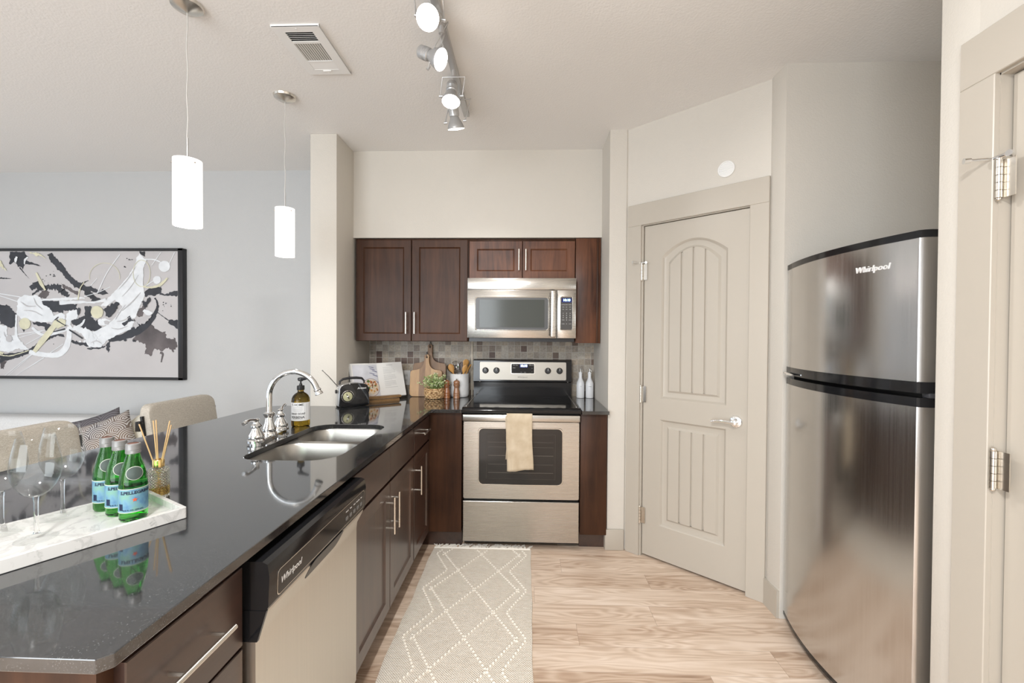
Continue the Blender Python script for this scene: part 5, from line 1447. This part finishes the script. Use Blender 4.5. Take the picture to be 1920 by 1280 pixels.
def rib(b, S, pts, w_, amp=.0012):
    P = [(*S(x, y), ww_*.00046) for (x, y), ww_ in zip(pts, w_)]
    if len(P) > 2: P = smooth_path(P)
    Lf, Rt = [], []
    for i, (x, y, w2) in enumerate(P):
        a, c = P[max(0, i-1)], P[min(len(P)-1, i+1)]
        dx, dy = c[0]-a[0], c[1]-a[1]; L = math.hypot(dx, dy) or 1
        nx, ny = dy/L, -dx/L
        Lf.append((x+nx*(w2+pr.gauss(0, amp)), y+ny*(w2+pr.gauss(0, amp)))); Rt.append((x-nx*(w2+pr.gauss(0, amp)), y-ny*(w2+pr.gauss(0, amp))))
    for i in range(len(Lf)-1):
        emit_q = [Lf[i], Lf[i+1], Rt[i+1], Rt[i]]
        y = 3.4718 - (layer[0]+1)*.00003
        cl = [b.verts.new((CRX-min(max(u, .002), CW_-.002), y, CTZ-min(max(v_, .002), CH_-.002))) for u, v_ in emit_q]
        b.faces.new(cl)
    layer[0] += 1
def disc(b, S, x, y, r, amp=.0015): poly(b, S, [(x+r*math.cos(2*PI*k/18), y+r*math.sin(2*PI*k/18)) for k in range(18)], amp)
def flick(b, S, x, y, n, spread, size):
    for _ in range(n): disc(b, S, x+pr.gauss(0, spread), y+pr.gauss(0, spread*.6), size*(.4+pr.random()), .0006)
b = NB()                                   # umber first, then black
poly(b, S2, [(470, 830), (500, 760), (560, 715), (610, 720), (640, 760), (700, 790), (740, 790), (745, 850), (790, 860), (810, 830), (845, 890), (850, 920), (810, 985), (770, 940), (700, 975), (640, 950), (605, 1020), (545, 1000), (560, 920), (500, 890), (440, 885), (445, 855)], .006)
poly(b, S1, [(355, 460), (400, 410), (470, 430), (430, 490), (380, 490)]); poly(b, S1, [(570, 340), (640, 380), (730, 430), (720, 460), (650, 420), (580, 380)], .004)
poly(b, S2, [(480, 600), (560, 530), (560, 590), (530, 650), (490, 655)])
poly(b, S1, [(0, 1060), (60, 1075), (35, 1110), (30, 1155), (0, 1150)])
rib(b, S2, [(690, 985), (715, 1000), (700, 1075)], [22, 20, 12])
obj('umber_paint', b, PG, cv, 0)
b = NB()
poly(b, S1, [(95, 55), (90, 110), (100, 125), (85, 165), (100, 175), (130, 150), (155, 165), (170, 195), (205, 200), (215, 225), (225, 190), (240, 170), (300, 175), (350, 185), (390, 190), (340, 165), (270, 145), (245, 130), (270, 100), (240, 75), (235, 55)], .002)
rib(b, S1, [(185, 200), (230, 255), (275, 305)], [14, 6, 2])
rib(b, S1, [(470, 75), (500, 130), (560, 190), (610, 255), (660, 315), (720, 360), (790, 385), (886, 410)], [40, 56, 60, 52, 50, 62, 40, 26], .005)
rib(b, S1, [(730, 370), (780, 340), (825, 322)], [16, 12, 5]); rib(b, S1, [(770, 370), (820, 430), (860, 475), (885, 500)], [40, 52, 50, 50], .006)
poly(b, S1, [(0, 545), (30, 555), (60, 545), (100, 575), (135, 620), (160, 640), (155, 700), (150, 745), (100, 770), (60, 745), (0, 730)], .004)
poly(b, S1, [(-330, 600), (-200, 540), (-60, 560), (0, 545), (0, 730), (-120, 740), (-280, 700)], .005)
rib(b, S1, [(0, 300), (50, 302), (110, 305)], [12, 10, 3])
rib(b, S1, [(290, 400), (340, 360), (400, 395), (470, 385), (530, 390), (580, 420), (640, 470)], [40, 60, 52, 42, 48, 50, 36], .008)
rib(b, S1, [(300, 455), (350, 420), (390, 400)], [16, 26, 20], .004)
poly(b, S1, [(380, 500), (560, 510), (720, 540), (720, 600), (620, 600), (560, 625), (470, 610), (410, 560)], .005)
poly(b, S1, [(300, 710), (430, 710), (480, 740), (470, 790), (430, 790), (400, 750), (310, 735)], .005)
poly(b, S1, [(670, 690), (760, 660), (820, 640), (886, 690), (886, 790), (780, 790), (720, 740), (660, 730)], .005)
poly(b, S1, [(0, 1010), (100, 1000), (200, 985), (290, 950), (350, 905), (420, 850), (500, 815), (590, 820), (600, 850), (540, 835), (470, 860), (380, 930), (300, 990), (170, 1040), (100, 1060), (0, 1090)], .003)
poly(b, S1, [(-300, 1010), (-100, 1020), (0, 1010), (0, 1090), (-120, 1100), (-260, 1070)], .005)
poly(b, S1, [(175, 700), (215, 680), (240, 700), (230, 780), (220, 805), (180, 745)])
poly(b, S1, [(-420, 120), (-300, 80), (-180, 160), (-120, 260), (-220, 300), (-330, 240)], .006)
rib(b, S1, [(650, 885), (720, 905), (790, 910), (886, 950)], [10, 34, 26, 12], .005)
poly(b, S2, [(0, 375), (60, 385), (120, 405), (140, 420), (170, 395), (220, 440), (180, 455), (110, 440), (70, 420), (0, 400)]); poly(b, S2, [(0, 420), (50, 440), (80, 460), (60, 480), (20, 465), (0, 450)])
poly(b, S2, [(70, 490), (100, 470), (130, 480), (150, 500), (110, 515), (60, 510)]); poly(b, S2, [(0, 560), (60, 560), (70, 640), (40, 690), (0, 680)])
poly(b, S2, [(0, 680), (60, 690), (130, 690), (140, 740), (180, 760), (110, 785), (0, 780)])
poly(b, S2, [(550, 430), (590, 395), (700, 380), (710, 400), (690, 440), (650, 465), (600, 455), (560, 475)], .003)
rib(b, S2, [(690, 445), (760, 450), (820, 440), (858, 440)], [14, 18, 44, 46], .003)
rib(b, S2, [(645, 480), (670, 530), (660, 600), (610, 680), (540, 740), (460, 790), (360, 840), (250, 865), (220, 880)], [12, 18, 32, 54, 76, 80, 58, 46, 30], .002)
poly(b, S2, [(765, 680), (858, 685), (858, 780), (820, 740), (780, 720)]); rib(b, S2, [(665, 610), (710, 645), (765, 685)], [5, 6, 9])
poly(b, S2, [(100, 850), (180, 800), (265, 770), (215, 860), (190, 890), (110, 890)], .002)
poly(b, S2, [(190, 920), (230, 880), (230, 960), (215, 990), (200, 965)], .004); rib(b, S2, [(20, 955), (110, 950), (190, 930)], [8, 14, 12], .003)
poly(b, S2, [(505, 52), (560, 52), (560, 100), (530, 85), (510, 70)])
for a in ((500, 270, 6, 30, 7), (430, 320, 4, 30, 5), (490, 910, 2, 6, 5)): flick(b, S1, *a)
for a in ((415, 130, 6, 12, 4), (375, 195, 2, 6, 5), (740, 560, 8, 40, 4), (370, 870, 3, 8, 9), (455, 880, 3, 8, 9)): flick(b, S2, *a)
obj('black_paint', b, PB, cv, 0)
b = NB()
poly(b, S1, [(165, 510), (190, 475), (240, 455), (300, 465), (350, 460), (385, 490), (400, 540), (440, 560), (480, 600), (500, 650), (570, 620), (610, 640), (600, 700), (520, 680), (480, 710), (400, 710), (300, 700), (200, 680), (160, 640), (160, 560)], .003)
poly(b, S1, [(0, 740), (50, 740), (70, 770), (60, 830), (100, 840), (150, 830), (190, 880), (220, 920), (270, 965), (230, 970), (150, 960), (90, 990), (0, 980)], .003)
poly(b, S1, [(-260, 760), (-120, 740), (0, 740), (0, 980), (-150, 960), (-300, 880)], .005)
rib(b, S1, [(155, 640), (150, 740), (150, 840)], [18, 16, 30])
rib(b, S1, [(650, 750), (640, 860), (610, 950), (540, 1010), (430, 1015), (330, 1000), (270, 985)], [46, 50, 58, 50, 42, 44, 34], .001)
rib(b, S1, [(370, 500), (560, 497), (660, 492), (790, 485)], [14, 22, 26, 10], .003); rib(b, S1, [(555, 530), (720, 522), (886, 525)], [34, 24, 18], .003)
poly(b, S1, [(620, 640), (650, 600), (710, 590), (740, 620), (720, 670), (670, 690), (650, 740), (610, 730)])
for p_, w_ in ((((0, 445), (190, 475)), 8), (((-300, 380), (0, 465), (170, 520)), 7), (((40, 1220), (290, 1010)), 7), (((70, 1215), (300, 1010)), 6), (((140, 1215), (410, 1040)), 8), (((165, 825), (420, 785)), 6), (((165, 860), (400, 790)), 5), (((240, 920), (400, 830)), 6), (((460, 1000), (590, 910)), 6)):
    rib(b, S1, list(p_), [w_]*len(p_), .0003)
rib(b, S1, [(300, 760), (360, 810), (430, 830), (560, 800), (640, 770)], [22, 24, 24, 22, 20]); rib(b, S1, [(640, 760), (720, 770), (790, 800), (860, 860)], [40, 44, 70, 110], .006)
rib(b, S1, [(700, 760), (760, 730), (790, 680)], [18, 22, 12])
poly(b, S2, [(510, 68), (545, 110), (575, 140), (545, 200), (545, 280), (540, 360), (555, 460), (530, 520), (500, 580), (470, 660), (400, 700), (430, 770), (330, 810), (260, 850), (200, 880), (150, 940), (40, 940), (0, 880), (60, 830), (200, 740), (260, 690), (300, 640), (350, 560), (280, 500), (200, 560), (150, 555), (250, 450), (330, 370), (400, 290), (470, 170), (490, 100)], .002)
rib(b, S2, [(0, 820), (80, 810), (180, 770), (270, 730), (400, 720)], [20, 26, 34, 40, 50], .002)
poly(b, S2, [(370, 740), (400, 690), (450, 685), (460, 710), (430, 760), (390, 765)]); poly(b, S2, [(120, 690), (190, 670), (250, 690), (230, 735), (140, 735)])
rib(b, S2, [(545, 590), (580, 620), (625, 620)], [26, 40, 24], .004); rib(b, S2, [(0, 525), (90, 522), (200, 500)], [10, 16, 30])
disc(b, S2, 735, 190, 52); disc(b, S2, 668, 315, 36)
for p_, w_ in ((((555, 375), (640, 320)), 9), (((560, 125), (640, 128), (700, 150)), 11), (((120, 440), (210, 250), (330, 80)), 8), (((60, 370), (120, 300)), 5), (((780, 165), (830, 60)), 6), (((620, 180), (705, 62)), 6), (((0, 470), (130, 430), (240, 380)), 6)):
    rib(b, S2, list(p_), [w_]*len(p_), .0003)
rib(b, S1, [(165, 100), (152, 135), (158, 155)], [14, 26, 8]); rib(b, S1, [(270, 105), (240, 130), (235, 175)], [10, 20, 6])
flick(b, S2, 60, 860, 30, 40, 9); flick(b, S1, 860, 860, 30, 40, 9)
obj('white_paint', b, PWH, cv, 0)
b = NB()
disc(b, S1, 235, 725, 54); rib(b, S1, [(320, 985), (400, 880), (480, 780), (540, 690)], [34, 52, 52, 40]); poly(b, S1, [(510, 750), (560, 670), (620, 690), (610, 740), (540, 775)])
poly(b, S1, [(260, 60), (370, 65), (440, 115), (370, 90), (350, 100), (310, 70)]); poly(b, S1, [(0, 130), (20, 140), (40, 190), (70, 230), (30, 215), (0, 180)]); rib(b, S1, [(345, 250), (390, 350), (430, 412)], [14, 30, 12])
rib(b, S1, [(0, 1015), (80, 1028), (180, 1005), (270, 975)], [8, 8, 8, 8]); rib(b, S1, [(730, 500), (750, 400), (790, 335)], [10, 8, 6]); poly(b, S1, [(0, 985), (40, 990), (25, 1015), (0, 1010)])
disc(b, S2, 118, 615, 58, .003); rib(b, S2, [(545, 378), (620, 385), (700, 360), (765, 298)], [12, 14, 24, 14])
rib(b, S2, [(530 + 78*math.cos(R(a)), 255 + 122*math.sin(R(a))) for a in range(0, 361, 20)], [5]*19, .0002); rib(b, S2, [(190 + 140*math.cos(R(a)), 290 + 130*math.sin(R(a))) for a in range(170, 385, 18)], [4]*12, .0002)
obj('cream_paint', b, PC, cv, 0)
b = NB()
poly(b, S2, [(170, 590), (210, 560), (310, 520), (330, 545), (290, 600), (240, 660), (200, 650), (190, 610)], .005)
poly(b, S2, [(345, 720), (400, 690), (395, 660), (420, 645), (435, 680), (460, 690), (420, 700), (370, 745)]); poly(b, S2, [(525, 520), (545, 505), (560, 520), (600, 470), (612, 500), (580, 560), (560, 575)], .003)
rib(b, S2, [(455, 680), (510, 735)], [6, 6]); rib(b, S1, [(515, 690), (550, 660)], [10, 6]); rib(b, S1, [(530, 690), (620, 745)], [10, 8]); rib(b, S1, [(500, 800), (610, 770)], [8, 16]); rib(b, S1, [(650, 780), (770, 860)], [8, 14], .003)
poly(b, S1, [(720, 600), (740, 570), (750, 620), (735, 645)], .004)
obj('black_accents', b, PB, cv, 0)
b = NB(); disc(b, S1, 88, 866, 30); poly(b, S2, [(180, 700), (210, 690), (235, 705), (220, 730), (190, 725)]); poly(b, S2, [(470, 690), (560, 650), (620, 640), (590, 690), (520, 735)]); poly(b, S2, [(445, 720), (480, 695), (505, 735), (470, 770)])
for p_, w_ in ((((480, 190), (400, 310), (320, 400)), 7), (((500, 270), (430, 380), (350, 470)), 5), (((520, 430), (440, 520), (350, 600)), 9), (((380, 545), (330, 610), (290, 680)), 8), (((300, 700), (360, 690), (420, 660)), 10), (((250, 760), (320, 770), (400, 740)), 8), (((60, 900), (110, 880), (160, 905)), 7)):
    rib(b, S2, list(p_), [w_*.4, w_, w_*.5], .0006)
for p_, w_ in ((((200, 520), (260, 560), (340, 560)), 9), (((230, 600), (320, 610), (400, 650)), 8), (((320, 480), (345, 540), (400, 590)), 7), (((40, 800), (60, 850), (130, 880)), 8)):
    rib(b, S1, list(p_), [w_*.4, w_, w_*.5], .0006)
obj('grey_accents', b, PLG, cv, 0)

# ---------------------------------------------------------------- runner rug
rg = thing('runner_rug', 'cream woven runner rug with raised diamond pattern on the wood floor', 'rug', (-.283, 2.0, 0))
t = NT('woven_cotton'); co = t.n('ShaderNodeSeparateXYZ', Vector=t.coord())
K = 2*PI/.0105
wx = t.math('SINE', t.math('MULTIPLY', co.outputs[0], K)); wy = t.math('SINE', t.math('MULTIPLY', co.outputs[1], K))
wv_ = t.math('MULTIPLY_ADD', t.math('MULTIPLY', wx, wy), .5, .5)
nz = t.noise(t.coord((30, 160, 30)), 1.0, 4, .7)
f_ = t.math('MULTIPLY_ADD', nz, .42, t.math('MULTIPLY', wv_, .5))
t.set(Base_Color=t.ramp(f_, [(.22, (.37, .29, .20)), (.40, (.70, .63, .535)), (.62, (.85, .815, .75))]), Roughness=.95); t.bump(wv_, .8, .004); RUG = t.m
ROPE = pm('cotton_rope', (.78, .735, .66), .95, bump=.3, bscale=(300, 300, 300))
RX0, RX1, RY0, RY1 = -.600, .033, .80, 2.810
b = NB()
n = 60; rs = []
for k in range(n+1):
    y = RY0 + (RY1-RY0)*k/n; wob = .003*math.sin(y*9) + .002*math.sin(y*23)
    rs.append([Vector((RX0+wob, y, .001)), Vector((RX0+wob, y, .007)), Vector((RX0+.006+wob, y, .009)), Vector((RX1-.006+wob*.6, y, .009)), Vector((RX1+wob*.6, y, .007)), Vector((RX1+wob*.6, y, .001))])
rings(b, rs); wb = obj('woven_body', b, RUG, rg)
b = NB(); r3 = random.Random(5)
def bobbles(x0, y0, x1, y1):
    L = math.hypot(x1-x0, y1-y0); k = max(2, int(L/.0205))
    for i in range(k):
        t_ = (i+.5)/k; x, y = x0+(x1-x0)*t_, y0+(y1-y0)*t_
        if not (RX0+.006 < x < RX1-.006 and RY0+.01 < y < RY1-.01): continue
        m = Matrix.Translation((x, y, .0105)) @ Matrix.Rotation(math.atan2(y1-y0, x1-x0) + R(35), 4, 'Z') @ Matrix.Diagonal((.0098, .0066, .0055*(.85+.3*r3.random()), 1))
        bmesh.ops.create_icosphere(b, subdivisions=1, radius=1, matrix=m)
hx, hy, X0, Y0 = .119, .191, -.280, 2.735
for k in range(-1, 11):
    y = Y0 - k*hy
    for j in (-2, -1, 0, 1):
        xa, xb = X0 + hx*j, X0 + hx*(j+1)
        if j in (-1, 0):
            up = (j + k) % 2 == 0
            bobbles(xa, y - (0 if up else hy), xb, y - (hy if up else 0))
    # the doubled outer diamonds
    for s in (-1, 1):
        e = X0 + s*hx; o_ = X0 + s*hx*1.55
        ya, yb = (y, y-hy)
        if k % 2 == 0:
            bobbles(o_ + s*.10, ya + 0*hy, o_ - 0*s, yb) ; bobbles(e + s*.128, ya + .02, e, yb)
        else:
            bobbles(o_, ya, o_ + s*.10, yb); bobbles(e, ya, e + s*.128, yb - .02)
obj('diamond_knots', b, ROPE, wb, 80)
b = NB()
for k in range(92):
    x = RX0 + .008 + (RX1-RX0-.016)*(k+.5)/92; dx = r3.gauss(0, .016) + .004; L = .055 + .022*r3.random()
    z = .004
    tube(b, [(x, RY1-.004, .007), (x+dx*.3, RY1+L*.35, z+.006*r3.random()), (x+dx, RY1+L*.75, z), (x+dx*1.5, RY1+L, z)], [.0042, .0048, .0042, .003], 6)
tube(b, [(RX0+.004+(RX1-RX0-.008)*k/40, RY1+.004+.0015*(k % 2), .008) for k in range(41)], .006, 8)
obj('fringe', b, pm('fringe_cotton', (.86, .83, .77), .95), rg)
